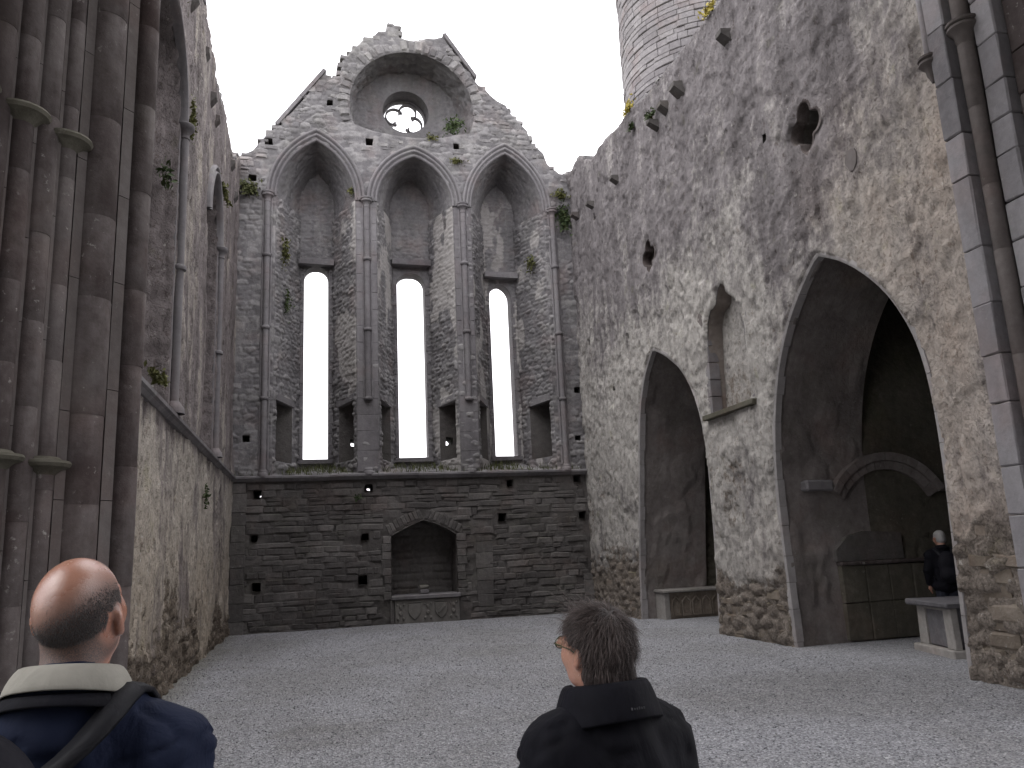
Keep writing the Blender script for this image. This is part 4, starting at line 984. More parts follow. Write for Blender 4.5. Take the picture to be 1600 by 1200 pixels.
while y < 20.95:
    w = min(rnd.uniform(.7, 1.3), 20.97-y); P = [(.02, ZL-.09), (-.05, ZL-.075), (-.09, ZL-.03), (-.125, ZL-.01), (-.13, ZL+.035), (-.09, ZL+.055), (.10, ZL+.075)]
    m = MB(); m.add([(XL-a, y+.003, b) for a, b in P]+[(XL-a, y+w-.003, b) for a, b in P], [(i, i+1, i+8, i+7)[::-1] for i in range(6)]+[tuple(range(7)), tuple(range(7, 14))[::-1]]); m.build('string_course', M['dressed'], lwall); y += w
for (u, v, s_) in ((13.88, 10.78, .26), (15.09, 10.62, .24), (15.70, 10.50, .22), (18.83, 11.10, .26), (19.77, 10.72, .26), (12.4, 10.8, .26)):
    m = MB(); m.add([(XL-.05+x, u+y_, v+z) for x, y_, z in ((0, -s_/2, -s_*.7), (0, s_/2, -s_*.7), (0, s_/2, s_*.5), (0, -s_/2, s_*.5), (.09, -s_*.42, -s_*.3), (.09, s_*.42, -s_*.34), (.16, s_*.38, s_*.05), (.16, -s_*.4, s_*.08), (.16, -s_*.4, s_*.42), (.16, s_*.4, s_*.40))],
        [(0, 1, 5, 4), (4, 5, 6, 7), (7, 6, 9, 8), (3, 8, 9, 2), (0, 4, 7, 3), (7, 8, 3), (1, 2, 6, 5), (2, 9, 6)]); m.build('corbel', M['mortar'], lwall)
for a, b in zip(lt[:-1], lt[1:]):
    if _rg.random() < .4: continue
    mu, mv = (a[0]+b[0])/2, (a[1]+b[1])/2; w = _rg.uniform(.16, .36); h = _rg.uniform(.07, .16)
    m = MB(); m.bbox((XL-.4, mu-w/2, mv-h*.6), (XL+.03, mu+w/2, mv+h*.5), .02, .02); m.build('top_stone', M['gstone'], lwall)

# ------------------------------------------------------------------ crossing piers
def pier_shaft(m, c, r, z0, z1, seed, nseg=22, joints=(.55, 1.0)):
    q = random.Random(seed); pr = []; z = z0
    while z < z1:
        h = q.uniform(*joints); dr = q.uniform(-.004, .004); e = min(z+h, z1)
        pr += [(r+dr-.0025, z), (r+dr, z+.003), (r+dr+q.uniform(-.002, .002), (z+e)/2), (r+dr, e-.003), (r+dr-.0025, e)]; z = e
    m.lathe(pr, c, nseg)
lp = thing('clustered_pier', 'massive dark clustered crossing pier of tall round shafts beside the balding man', 'pier')
base = np.array([-1.545, 7.12]); dv = np.array([-.63, -.777])
def dpt(s_, off=0.0): return tuple(base+dv*s_+np.array([-.777, .63])*off)
LS = [(-.03, .118, 'a'), (.36, .160, 'b'), (.665, .088, 'c'), (.85, .10, 'd'), (1.045, .10, 'e'), (1.25, .11, 'f'), (1.47, .12, 'g'), (1.72, .12, 'h')]
core = [dpt(-.08, .03), dpt(.16, .03), dpt(.55, .03), dpt(.58, .03), dpt(2.6, .03), (-4.2, 5.0), (-4.2, 7.3), (-1.75, 7.3)]
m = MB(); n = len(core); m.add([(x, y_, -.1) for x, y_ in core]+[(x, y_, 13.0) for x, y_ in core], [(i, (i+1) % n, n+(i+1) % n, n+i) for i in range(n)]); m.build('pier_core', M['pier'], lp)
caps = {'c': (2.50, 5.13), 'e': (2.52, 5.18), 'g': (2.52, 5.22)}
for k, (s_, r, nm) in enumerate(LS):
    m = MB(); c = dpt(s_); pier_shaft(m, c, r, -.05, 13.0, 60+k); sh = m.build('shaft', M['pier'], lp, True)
    if nm in caps:
        for z in caps[nm]:
            m = MB(); m.lathe([(r-.01, z-.115), (r+.005, z-.10), (r+.05, z-.06), (r+.10, z-.045), (r+.115, z-.02), (r+.105, z+.0), (r+.05, z+.012), (r+.03, z+.03), (r-.01, z+.04)], c, 26); m.build('shaft_ring', M['sill'], sh, True)
    m = MB(); m.lathe([(r-.01, .42), (r+.02, .40), (r+.05, .34), (r+.03, .30), (r+.07, .24), (r+.07, -.05)], c, 22); m.build('shaft_base', M['pier'], sh, True)
for k, (s_, w, off) in enumerate(((.15, .105, -.07), (.55, .085, -.06), (.755, .03, -.06), (.95, .03, -.055), (1.15, .03, -.055), (1.36, .03, -.05))):
    z = -.05; q = random.Random(90+k)                        # narrow flat fillets standing between the rolls
    while z < 13:
        h = q.uniform(.6, 1.1); a = np.array(dpt(s_-w/2, off)); b = np.array(dpt(s_+w/2, off)); nn = np.array([-.777, .63])*.2; m = MB()
        V = [(*p, zz) for zz in (z+.003, z+h-.003) for p in (a, b, b+nn, a+nn)]
        m.add(V, [(0, 1, 5, 4), (1, 2, 6, 5), (2, 3, 7, 6), (3, 0, 4, 7), (4, 5, 6, 7), (3, 2, 1, 0)]); m.build('fillet', M['darkshaft'], lp); z += h

rp = thing('moulded_pier', 'pale grey ashlar crossing pier with dark attached shafts beside the plastered wall', 'pier')
q = random.Random(77)
def ash(x0, x1, y0, y1, mat, hmin=.5, hmax=.85, e=.012):
    z = -.05
    while z < 12.5:
        h = q.uniform(hmin, hmax); m = MB(); m.bbox((x0+q.uniform(-.008, .008), y0+q.uniform(-.006, .006), z+.003), (x1, y1+q.uniform(-.006, .006), z+h-.003), e*1.3, .006); m.build('ashlar_block', mat, rp); z += h
ash(7.16, 7.60, 6.80, 7.06, M['ashlar'])
ash(7.34, 7.9, 6.30, 6.58, M['ashlar'], .35, .6)
ash(7.46, 8.0, 6.02, 6.28, M['pier'], .4, .7)
ash(7.62, 8.2, 5.55, 5.92, M['ashlar'], .3, .55)
m = MB(); m.box((7.5, 5.2, -.1), (9.4, 7.0, 12.6)); m.build('pier_core', M['pier'], rp)
for k, (c, r, mt) in enumerate((((7.33, 6.69), .095, 'darkshaft'), ((7.56, 5.97), .07, 'darkshaft'), ((7.22, 7.12), .05, 'ashlar'))):
    m = MB(); pier_shaft(m, c, r, -.05 if k < 2 else 7.25, 12.5, 120+k, 20, (.7, 1.2)); sh = m.build('shaft', M[mt], rp, True)
    zc = (7.36, 7.6, 7.18)[k]
    if k != 1:
        m = MB(); m.lathe([(.02, zc-.22), (r*.9, zc-.15), (r+.01, zc-.12), (r+.02, zc-.05), (r+.06, zc-.01), (r+.085, zc+.02), (r+.08, zc+.05), (r+.06, zc+.06), (r+.09, zc+.08), (r+.09, zc+.11), (r, zc+.13)], c, 22); m.build('capital', M['darkshaft'], sh, True)

# ------------------------------------------------------------------ the rest of the crossing behind the viewer (walls of nave and choir)
cw = thing('crossing_wall', 'tall stone walls closing the crossing behind the viewer', 'wall')
m = MB(); m.box((-6, -5.2, -.2), (9.5, -4.2, 14)); m.build('nave_wall', M['pier'], cw)
m = MB(); m.box((-6, -4.2, 13.0), (9.5, 7.2, 14)); m.build('vault', M['pier'], cw)
m = MB(); m.box((-6.0, 5.0, -.2), (-4.21, 7.2, 13)); m.build('side_pier', M['pier'], cw)

# ------------------------------------------------------------------ tombs
def hexa(m, a, b, e=.012, j=.007): m.bbox(a, b, e, j)
at_ = thing('altar_tomb', 'pale box tomb with dark slate panels standing under the widest chapel arch', 'tomb', (8.42, 9.50, 0)); at_.rotation_euler.z = math.radians(-14)
def part(name, a, b, mat, p, e=.012, j=.007, label=None):
    m = MB(); m.bbox(a, b, e, j); return m.build(name, mat, p, False, label)
part('plinth', (-.07, -.07, -.05), (1.82, 1.02, .10), M['tomb'], at_, .015)
part('tomb_core', (.05, .05, .10), (1.70, .90, .645), M['tombdark'], at_)
for x0, x1, y0, y1 in ((0, .10, 0, .20), (0, .10, .72, .95), (1.65, 1.75, 0, .2), (1.65, 1.75, .72, .95)): part('corner_post', (x0, y0, .10), (x1, y1, .645), M['tomb'], at_, .01)
part('end_panel', (.022, .215, .115), (.06, .705, .62), M['tombdark'], at_, .012)
part('end_rail', (.006, .20, .60), (.055, .72, .645), M['tomb'], at_, .006)
for k in range(3): part('side_panel', (.16+k*.5, .02, .13), (.60+k*.5, .06, .62), M['tombdark'], at_, .012)
part('top_slab', (-.10, -.10, .648), (1.86, 1.06, .725), M['tombdark'], at_, .018)
ct = thing('chest_tomb', 'low long stone chest tomb tucked inside the narrower pointed arch', 'tomb', (7.80, 17.36, 0))
part('tomb_body', (.0, .03, -.05), (1.70, .50, .57), M['footstone'], ct)
part('end_post', (-.03, 0, -.05), (.10, .5, .575), M['tomb'], ct, .012)
part('top_slab', (-.07, -.05, .578), (1.75, .5, .645), M['tomb'], ct, .015)
for k in range(6):
    m = MB(); x0 = .15+k*.25; P = [(x0, .06), (x0+.22, .06), (x0+.22, .38), (x0+.11, .50), (x0, .38)]; Q = [(x0+.11+(a-x0-.11)*.78, .27+(b-.27)*.82) for a, b in P]
    m.add([(a, .028, b) for a, b in P]+[(a, -.005, b) for a, b in P]+[(a, -.005, b) for a, b in Q]+[(a, .022, b) for a, b in Q],
          [(i, (i+1) % 5, 5+(i+1) % 5, 5+i) for i in range(5)]+[(5+i, 5+(i+1) % 5, 10+(i+1) % 5, 10+i) for i in range(5)]+[(10+i, 10+(i+1) % 5, 15+(i+1) % 5, 15+i) for i in range(5)]); m.build('blind_arch', M['footstone'], ct)
nt = thing('carved_tomb', 'carved grey tomb front with two shields below the gabled wall niche', 'tomb', (2.0, D, 0))
part('front_slab', (.04, -.07, -.05), (1.69, .30, .575), M['carved'], nt, .01)
part('top_slab', (-.05, -.13, .58), (1.73, .76, .685), M['dressed'], nt, .02)
part('side_strip', (-.07, -.03, -.05), (.03, .2, .575), M['lowstone'], nt)
def relief(name, P, y0, y1, ins):
    m = MB(); c = np.mean(P, 0); n = len(P); Q = [tuple(c+(np.array(p)-c)*ins) for p in P]
    m.add([(a, y0, b) for a, b in P]+[(a, y1, b) for a, b in Q], [(i, (i+1) % n, n+(i+1) % n, n+i) for i in range(n)]+[tuple(range(n, 2*n))]); return m.build(name, M['carved'], nt)
for x0 in (.36, 1.04):
    f = part('shield_frame', (x0, -.095, .50), (x0+.34, -.068, .54), M['carved'], nt, .005)
    relief('shield', [(x0, .48), (x0, .28), (x0+.05, .18), (x0+.17, .07), (x0+.29, .18), (x0+.34, .28), (x0+.34, .48)], -.068, -.105, .90)
relief('shield_bend', [(1.10, .22), (1.15, .20), (1.33, .40), (1.28, .43)], -.10, -.12, .8)
for xc in (.18, .87, 1.53):
    for k, (dx, z, w, h) in enumerate(((0, .40, .07, .10), (0, .25, .10, .13), (-.07, .12, .06, .09), (.07, .12, .06, .09), (-.085, .46, .04, .06), (.085, .46, .04, .06))):
        relief('figure_relief', [(xc+dx+w*.62*math.cos(t), z+h*.55*math.sin(t)) for t in np.linspace(0, 2*math.pi, 9)[:-1]], -.066, -.115, .5)
m = MB(); m.bbox((2.72, D+.25, .684), (2.95, D+.45, .80), .03, .015); tag(m.build('stone_block', M['tombdark']), 'small squared stone resting on the carved tomb slab inside the niche', 'stone', kind='thing')
m = MB(); m.bbox((2.70, D+.28, .798), (2.97, D+.46, .90), .03, .015); tag(m.build('stone_block', M['carved']), 'paler stone lying on the small squared stone in the niche', 'stone', kind='thing')

# ------------------------------------------------------------------ plants rooted in the masonry
def blades(pts, h, w, r, lean=.5, seg=3):
    V, F = [], []
    for (x, y, z) in pts:
        a = r.uniform(0, 6.28); hh = h*r.uniform(.4, 1.2); ww = w*r.uniform(.6, 1.2); lx, ly = lean*hh*r.uniform(-1, 1), lean*hh*r.uniform(-1, 1); b = len(V)
        for k in range(seg+1):
            t = k/seg; q = ww*(1-t**1.5); V += [(x+lx*t*t-q*math.cos(a), y+ly*t*t-q*math.sin(a), z+hh*t), (x+lx*t*t+q*math.cos(a), y+ly*t*t+q*math.sin(a), z+hh*t)]
        F += [(b+2*k, b+2*k+1, b+2*k+3, b+2*k+2) for k in range(seg)]
    return V, F
gr = random.Random(8); pts = []
for b in BAYS:
    bl, br_ = b['b']
    for _ in range(420):
        t = gr.random()**1.3; x0 = b['xl']*(1-t)+bl*t; x1 = b['xr']*(1-t)+br_*t; x = gr.uniform(x0, x1)
        if fbm(np.array([x*2.2]), np.array([t*2]), seed=90)[0] > .47: pts.append((x, D+.03+1.2*t, ZL+.05+.3*t))
for _ in range(160): pts.append((gr.uniform(-1.9, 7.3), D-gr.uniform(.02, .10), ZL+.05))
V, F = blades(pts, .20, .010, gr, .6); tag(obj('grass', V, F, M['grass']), kind='stuff', label='thin grass growing along the ledge under the windows')
def leafy(name, label, c, n, ext, normal, leafs, mat, seed, group=None, stems=True, sag=0.0):
    r = random.Random(seed); t = thing(name, label, 'plant', c, 'plants rooted in the old walls'); V, F = [], []; N = np.array(normal, float); N /= np.linalg.norm(N)
    sV = MB()
    for k in range(n):
        d = np.array([r.gauss(0, .45), r.gauss(0, .45), r.gauss(0, .45)])*np.array(ext); d = d-N*min(0, d@N)*1.8+N*.03; d[2] -= sag*abs(d@N)
        s_ = leafs*r.uniform(.5, 1.2); a = np.array([r.gauss(0, 1) for _ in range(3)])+N*.8; a /= np.linalg.norm(a); u_ = np.cross(a, [r.gauss(0, 1) for _ in range(3)]); u_ /= np.linalg.norm(u_)+1e-9; w_ = np.cross(a, u_)
        b = len(V); V += [tuple(d-u_*s_), tuple(d-w_*s_*.45+a*s_*.12), tuple(d+u_*s_), tuple(d+w_*s_*.45+a*s_*.12)]; F.append((b, b+1, b+2, b+3))
        if stems and k % 9 == 0: sV.tube([-N*.05, d*.5+N*.02, d], [.006, .004, .002], 4)
    obj('foliage', V, F, mat, t)
    if stems: sV.build('stem', M['moss'], t)
    return t
leafy('wall_shrub', 'dark bushy plant on the ledge inside the round recess', (4.02, D+.25, 14.0), 260, (.34, .25, .30), (-.5, -1, .3), .065, M['leaf'], 1)
leafy('grass_tuft', 'small dry tuft below the round recess', (3.3, D-.02, 13.46), 90, (.16, .08, .12), (0, -1, .3), .05, M['moss'], 2)
leafy('grass_tuft', 'mossy tuft at the valley between the second and third arch heads', (4.0, D-.05, 12.75), 120, (.22, .08, .13), (0, -1, .5), .05, M['moss'], 3)
leafy('ivy', 'dark green ivy patch beside the third arch capital', (7.15, D-.03, 11.2), 330, (.28, .06, .50), (0, -1, .1), .06, M['leaf'], 4)
leafy('ivy', 'mossy growth on the gable corner above the ivy patch', (7.1, D-.03, 11.95), 150, (.25, .07, .2), (0, -1, .3), .055, M['moss'], 5)
leafy('wall_shrub', 'grassy clump in the corner where gable meets the streaked wall', (-1.7, D-.05, 11.5), 260, (.30, .15, .24), (.3, -1, .3), .07, M['grass'], 6)
leafy('moss_clump', 'mossy growth hanging on the first bay splay near the capital', (-.80, D+.3, 9.9), 170, (.10, .2, .5), (1, -.6, 0), .055, M['moss'], 7)
leafy('moss_clump', 'dark mossy streak lower on the first bay splay', (-.72, D+.45, 8.5), 130, (.08, .2, .45), (1, -.6, 0), .05, M['leaf'], 8)
leafy('moss_clump', 'yellowish moss high on the third bay splay', (6.25, D+.4, 9.9), 160, (.12, .25, .25), (-1, -.6, 0), .05, M['moss'], 9)
leafy('moss_clump', 'small fern under the second arch springing in the first bay', (1.05, D+.1, 11.7), 70, (.1, .1, .14), (-1, -.6, .2), .05, M['moss'], 10)
leafy('flowering_plant', 'yellow flowering plant on the wall top below the round tower', (XR-.02, 16.15, 11.95), 130, (.10, .26, .26), (-1, 0, .5), .055, M['yellow'], 11)
leafy('flowering_plant', 'yellow flowering plant highest on the plastered wall top', (XR-.02, 12.1, 11.66), 130, (.10, .25, .2), (-1, 0, .6), .055, M['yellow'], 12)
leafy('grass_tuft', 'green tuft on the middle corbel of the plastered wall', (XR-.14, 14.85, 10.98), 120, (.12, .2, .10), (-.6, 0, 1), .055, M['leaf'], 13)
leafy('grass_tuft', 'green tuft under the lower yellow flowering plant', (XR-.03, 16.1, 11.45), 60, (.08, .14, .12), (-1, 0, .3), .055, M['leaf'], 14)
leafy('moss_clump', 'bright green plant on the string course next to the clustered pier', (XL+.10, 10.2, 3.90), 170, (.10, .40, .10), (.7, 0, 1), .05, M['moss'], 15)
leafy('moss_clump', 'green growth over the nearer window arch of the streaked wall', (XL+.06, 10.5, 9.95), 300, (.10, .55, .25), (1, 0, .3), .06, M['moss'], 16)
leafy('wall_fern', 'green fern inside the nearer window bay of the streaked wall', (XL-.15, 11.6, 7.25), 60, (.12, .16, .2), (.6, -1, 0), .06, M['leaf'], 17)
leafy('moss_clump', 'green growth beside the nearer window capital', (XL+.05, 12.35, 8.6), 150, (.07, .13, .38), (1, 0, 0), .05, M['moss'], 18)
leafy('wall_fern', 'green growth over the farther window arch of the streaked wall', (XL+.05, 16.9, 9.5), 130, (.08, .3, .25), (1, 0, .2), .06, M['moss'], 19)
leafy('wall_fern', 'small fern growing in the lower part of the streaked wall', (XL+.04, 15.6, 2.9), 70, (.06, .16, .25), (1, 0, 0), .045, M['leaf'], 20)
leafy('wall_fern', 'little plant beside the topmost socket of the dark lower wall', (1.15, D-.05, 3.18), 60, (.12, .05, .1), (0, -1, 0), .04, M['leaf'], 21)

# ------------------------------------------------------------------ people
def surface_nets(Dm, org, h):
    ins = Dm < 0; nx, ny, nz = Dm.shape
    cnt = np.zeros((nx-1, ny-1, nz-1), np.int8)
    for a in (0, 1):
        for b in (0, 1):
            for c in (0, 1): cnt += ins[a:nx-1+a, b:ny-1+b, c:nz-1+c]
    act = (cnt > 0) & (cnt < 8); ids = -np.ones(act.shape, np.int64); I = np.argwhere(act); ids[act] = np.arange(len(I))
    S = np.zeros((len(I), 3)); n = np.zeros(len(I)); cs = [(a, b, c) for a in (0, 1) for b in (0, 1) for c in (0, 1)]
    for p in cs:
        for k in range(3):
            if p[k]: continue
            q = list(p); q[k] = 1
            d0 = Dm[I[:, 0]+p[0], I[:, 1]+p[1], I[:, 2]+p[2]]; d1 = Dm[I[:, 0]+q[0], I[:, 1]+q[1], I[:, 2]+q[2]]
            cr = (d0 < 0) != (d1 < 0); t = np.where(cr, d0/np.where(cr, d0-d1, 1), 0)
            P = np.array(p, float)[None].repeat(len(I), 0); P[:, k] += t; S[cr] += P[cr]; n[cr] += 1
    V = (I+S/n[:, None])*h+np.array(org); F = []
    for k in range(3):
        o = [a for a in range(3) if a != k]
        sl0 = [slice(None)]*3; sl1 = [slice(None)]*3; sl0[k] = slice(0, -1); sl1[k] = slice(1, None)
        a, b = ins[tuple(sl0)], ins[tuple(sl1)]; E = np.argwhere(a != b)
        E = E[(E[:, o[0]] > 0) & (E[:, o[1]] > 0) & (E[:, o[0]] < Dm.shape[o[0]]-1) & (E[:, o[1]] < Dm.shape[o[1]]-1)]
        if not len(E): continue
        def g(d0, d1): q = E.copy(); q[:, o[0]] -= d0; q[:, o[1]] -= d1; return ids[q[:, 0], q[:, 1], q[:, 2]]
        Q = np.stack([g(1, 1), g(0, 1), g(0, 0), g(1, 0)], 1); fl = a[E[:, 0], E[:, 1], E[:, 2]]
        if k == 1: fl = ~fl
        Q[~fl] = Q[~fl][:, ::-1]; F.append(Q)
    return V, np.vstack(F)
class SDF:
    "smoothly blended capsules and ellipsoids; grown into one continuous skin"
    def __init__(s): s.p = []
    def cap(s, a, b, ra, rb, k=.03, sub=False): s.p.append(('c', np.array(a, float), np.array(b, float), ra, rb, k, sub)); return s
    def ell(s, c, r, k=.02, R=None, sub=False): s.p.append(('e', np.array(c, float), np.array(r, float), R, None, k, sub)); return s
    def mesh(s, h):
        lo, hi = [], []
        for t, a, b, c, d, k, sub in s.p:
            if sub: continue
            if t == 'c': m = max(c, d); lo.append(np.minimum(a, b)-m); hi.append(np.maximum(a, b)+m)
            else: m = b.max(); lo.append(a-m); hi.append(a+m)
        lo = np.min(lo, 0)-3*h; hi = np.max(hi, 0)+3*h; n = np.ceil((hi-lo)/h).astype(int)+1
        ax = [lo[i]+h*np.arange(n[i]) for i in range(3)]; G = np.full(n, .5, np.float32)
        for t, a, b, c, d, k, sub in s.p:
            if t == 'c': m = max(c, d)+k+2*h; l, u_ = np.minimum(a, b)-m, np.maximum(a, b)+m
            else: m = b.max()*1.05+k+2*h; l, u_ = a-m, a+m
            i0 = np.clip(np.floor((l-lo)/h).astype(int), 0, n); i1 = np.clip(np.ceil((u_-lo)/h).astype(int)+1, 0, n)
            sl = tuple(slice(p, q) for p, q in zip(i0, i1)); X = np.stack(np.meshgrid(*[ax[i][sl[i]] for i in range(3)], indexing='ij'), -1)
            if t == 'c':
                ab = b-a; tt = np.clip(((X-a)@ab)/(ab@ab+1e-12), 0, 1); dd = np.linalg.norm(X-a-tt[..., None]*ab, axis=-1)-(c+(d-c)*tt)
            else:
                P = X-a; P = P@c if c is not None else P; k0 = np.linalg.norm(P/b, axis=-1); k1 = np.linalg.norm(P/(b*b), axis=-1)+1e-9; dd = k0*(k0-1)/k1
            g = G[sl]
            if sub: hh = np.clip(.5-.5*(g+dd)/k, 0, 1); G[sl] = g*(1-hh)-dd*hh+k*hh*(1-hh)
            else: hh = np.clip(.5+.5*(g-dd)/k, 0, 1); G[sl] = g*(1-hh)+dd*hh-k*hh*(1-hh)
        return surface_nets(G, lo, h)
def rotm(yaw, pitch=0, roll=0):
    cz, sz = math.cos(yaw), math.sin(yaw); cx, sx = math.cos(pitch), math.sin(pitch); cy, sy = math.cos(roll), math.sin(roll)
    return np.array([[cz, -sz, 0], [sz, cz, 0], [0, 0, 1]])@np.array([[1, 0, 0], [0, cx, -sx], [0, sx, cx]])@np.array([[cy, 0, sy], [0, 1, 0], [-sy, 0, cy]])

def skin_mat(name, base, red, spec):
    t = NT(name); p = t.objpos(); n = t.noise(p, 14, 5, .6); fine = t.noise(p, 420, 2, .7); col = t.ramp(n, [(.3, tuple(.85*c for c in base)), (.7, base)])
    col = t.mix(t.ramp(t.noise(p, 6, 3), [(.4, 0.0), (.7, .5)]), col, red)
    col = t.mix(t.ramp(t.noise(p, 55, 4, .7), [(.35, .35), (.6, 0.0)]), col, t.mix(1.0, col, (.80, .68, .62), 'MULTIPLY'))
    hr = t.math('MULTIPLY', t.attr('hr'), t.ramp(fine, [(.30, 1.0), (.70, .55)])); col = t.mix(hr, col, (.028, .024, .023))
    ro = t.ramp(t.math('ADD', t.math('MULTIPLY', t.noise(p, 60, 4, .7), .35), t.math('MULTIPLY', t.attr('hr'), .6)), [(.1, .17), (.7, .65)])
    b = t.bump(t.noise(p, 260, 4, .7), .3, .003); m = t.fin(col, ro, b, spec)
    t.b.inputs['Subsurface Weight'].default_value = .12; t.b.inputs['Subsurface Scale'].default_value = .01; t.b.inputs['Subsurface Radius'].default_value = (1, .35, .2); return m
M['skin'] = skin_mat('ruddy_skin', (.37, .195, .138), (.36, .145, .098), .8)
M['skin2'] = skin_mat('fair_skin', (.40, .235, .175), (.42, .19, .14), .35)
def cloth(name, a, b, rough=.75, weave=260):
    t = NT(name); p = t.objpos(); col = t.ramp(t.noise(p, 7, 5, .6), [(.35, a), (.7, b)])
    bm_ = t.bump(t.noise(p, weave, 2, .5), .18, .002); b2 = t.bump(t.noise(t.objpos((1, 1, .6)), 11, 4, .55, .6), .35, .03, bm_); return t.fin(col, rough, b2, .12)
M['navy'] = cloth('navy_jacket', (.009, .013, .031), (.015, .020, .040), .8)
M['black'] = cloth('black_jacket', (.004, .004, .006), (.008, .008, .012), .8)
M['beige'] = cloth('beige_collar', (.245, .235, .205), (.31, .298, .262), .85)
M['strap'] = cloth('black_webbing', (.010, .010, .012), (.020, .020, .024), .6, 500)
M['purple'] = cloth('dark_backpack', (.008, .008, .011), (.016, .015, .020), .7)
M['denim'] = cloth('dark_trousers', (.02, .022, .03), (.035, .038, .05), .85)
M['shoe'] = cloth('dark_leather', (.015, .012, .01), (.03, .025, .02), .5)
M['blue'] = cloth('blue_shirt', (.05, .11, .30), (.09, .18, .42), .8)
def hairm(name, a, b):
    t = NT(name); f = t.attr('rv'); col = t.ramp(f, [(0, a), (1, b)]); return t.fin(col, .45, None, .4)
M['brown_hair'] = hairm('brown_hair', (.014, .010, .009), (.13, .10, .092))
M['grey_stubble'] = hairm('grey_stubble', (.03, .025, .025), (.12, .107, .103))
M['white_hair'] = hairm('white_hair', (.20, .195, .19), (.40, .39, .38))
def simple(name, c, rough=.4, spec=.5, metal=0):
    t = NT(name); m = t.fin(t.ramp(t.noise(t.objpos(), 30), [(.3, tuple(.85*q for q in c)), (.7, c)]), rough, None, spec); t.b.inputs['Metallic'].default_value = metal; return m
M['grey_thread'] = simple('grey_thread', (.05, .05, .056), .7); M['eye'] = simple('eye_white', (.6, .58, .55), .2); M['rim'] = simple('spectacle_rim', (.03, .05, .02), .3); 
def glass():
    t = NT('spectacle_lens'); t.fin((.9, .95, .9), .05, None, .5); t.b.inputs['Transmission Weight'].default_value = .95; t.b.inputs['Base Color'].default_value = (.75, .9, .7, 1); return t.m
M['lens'] = glass()

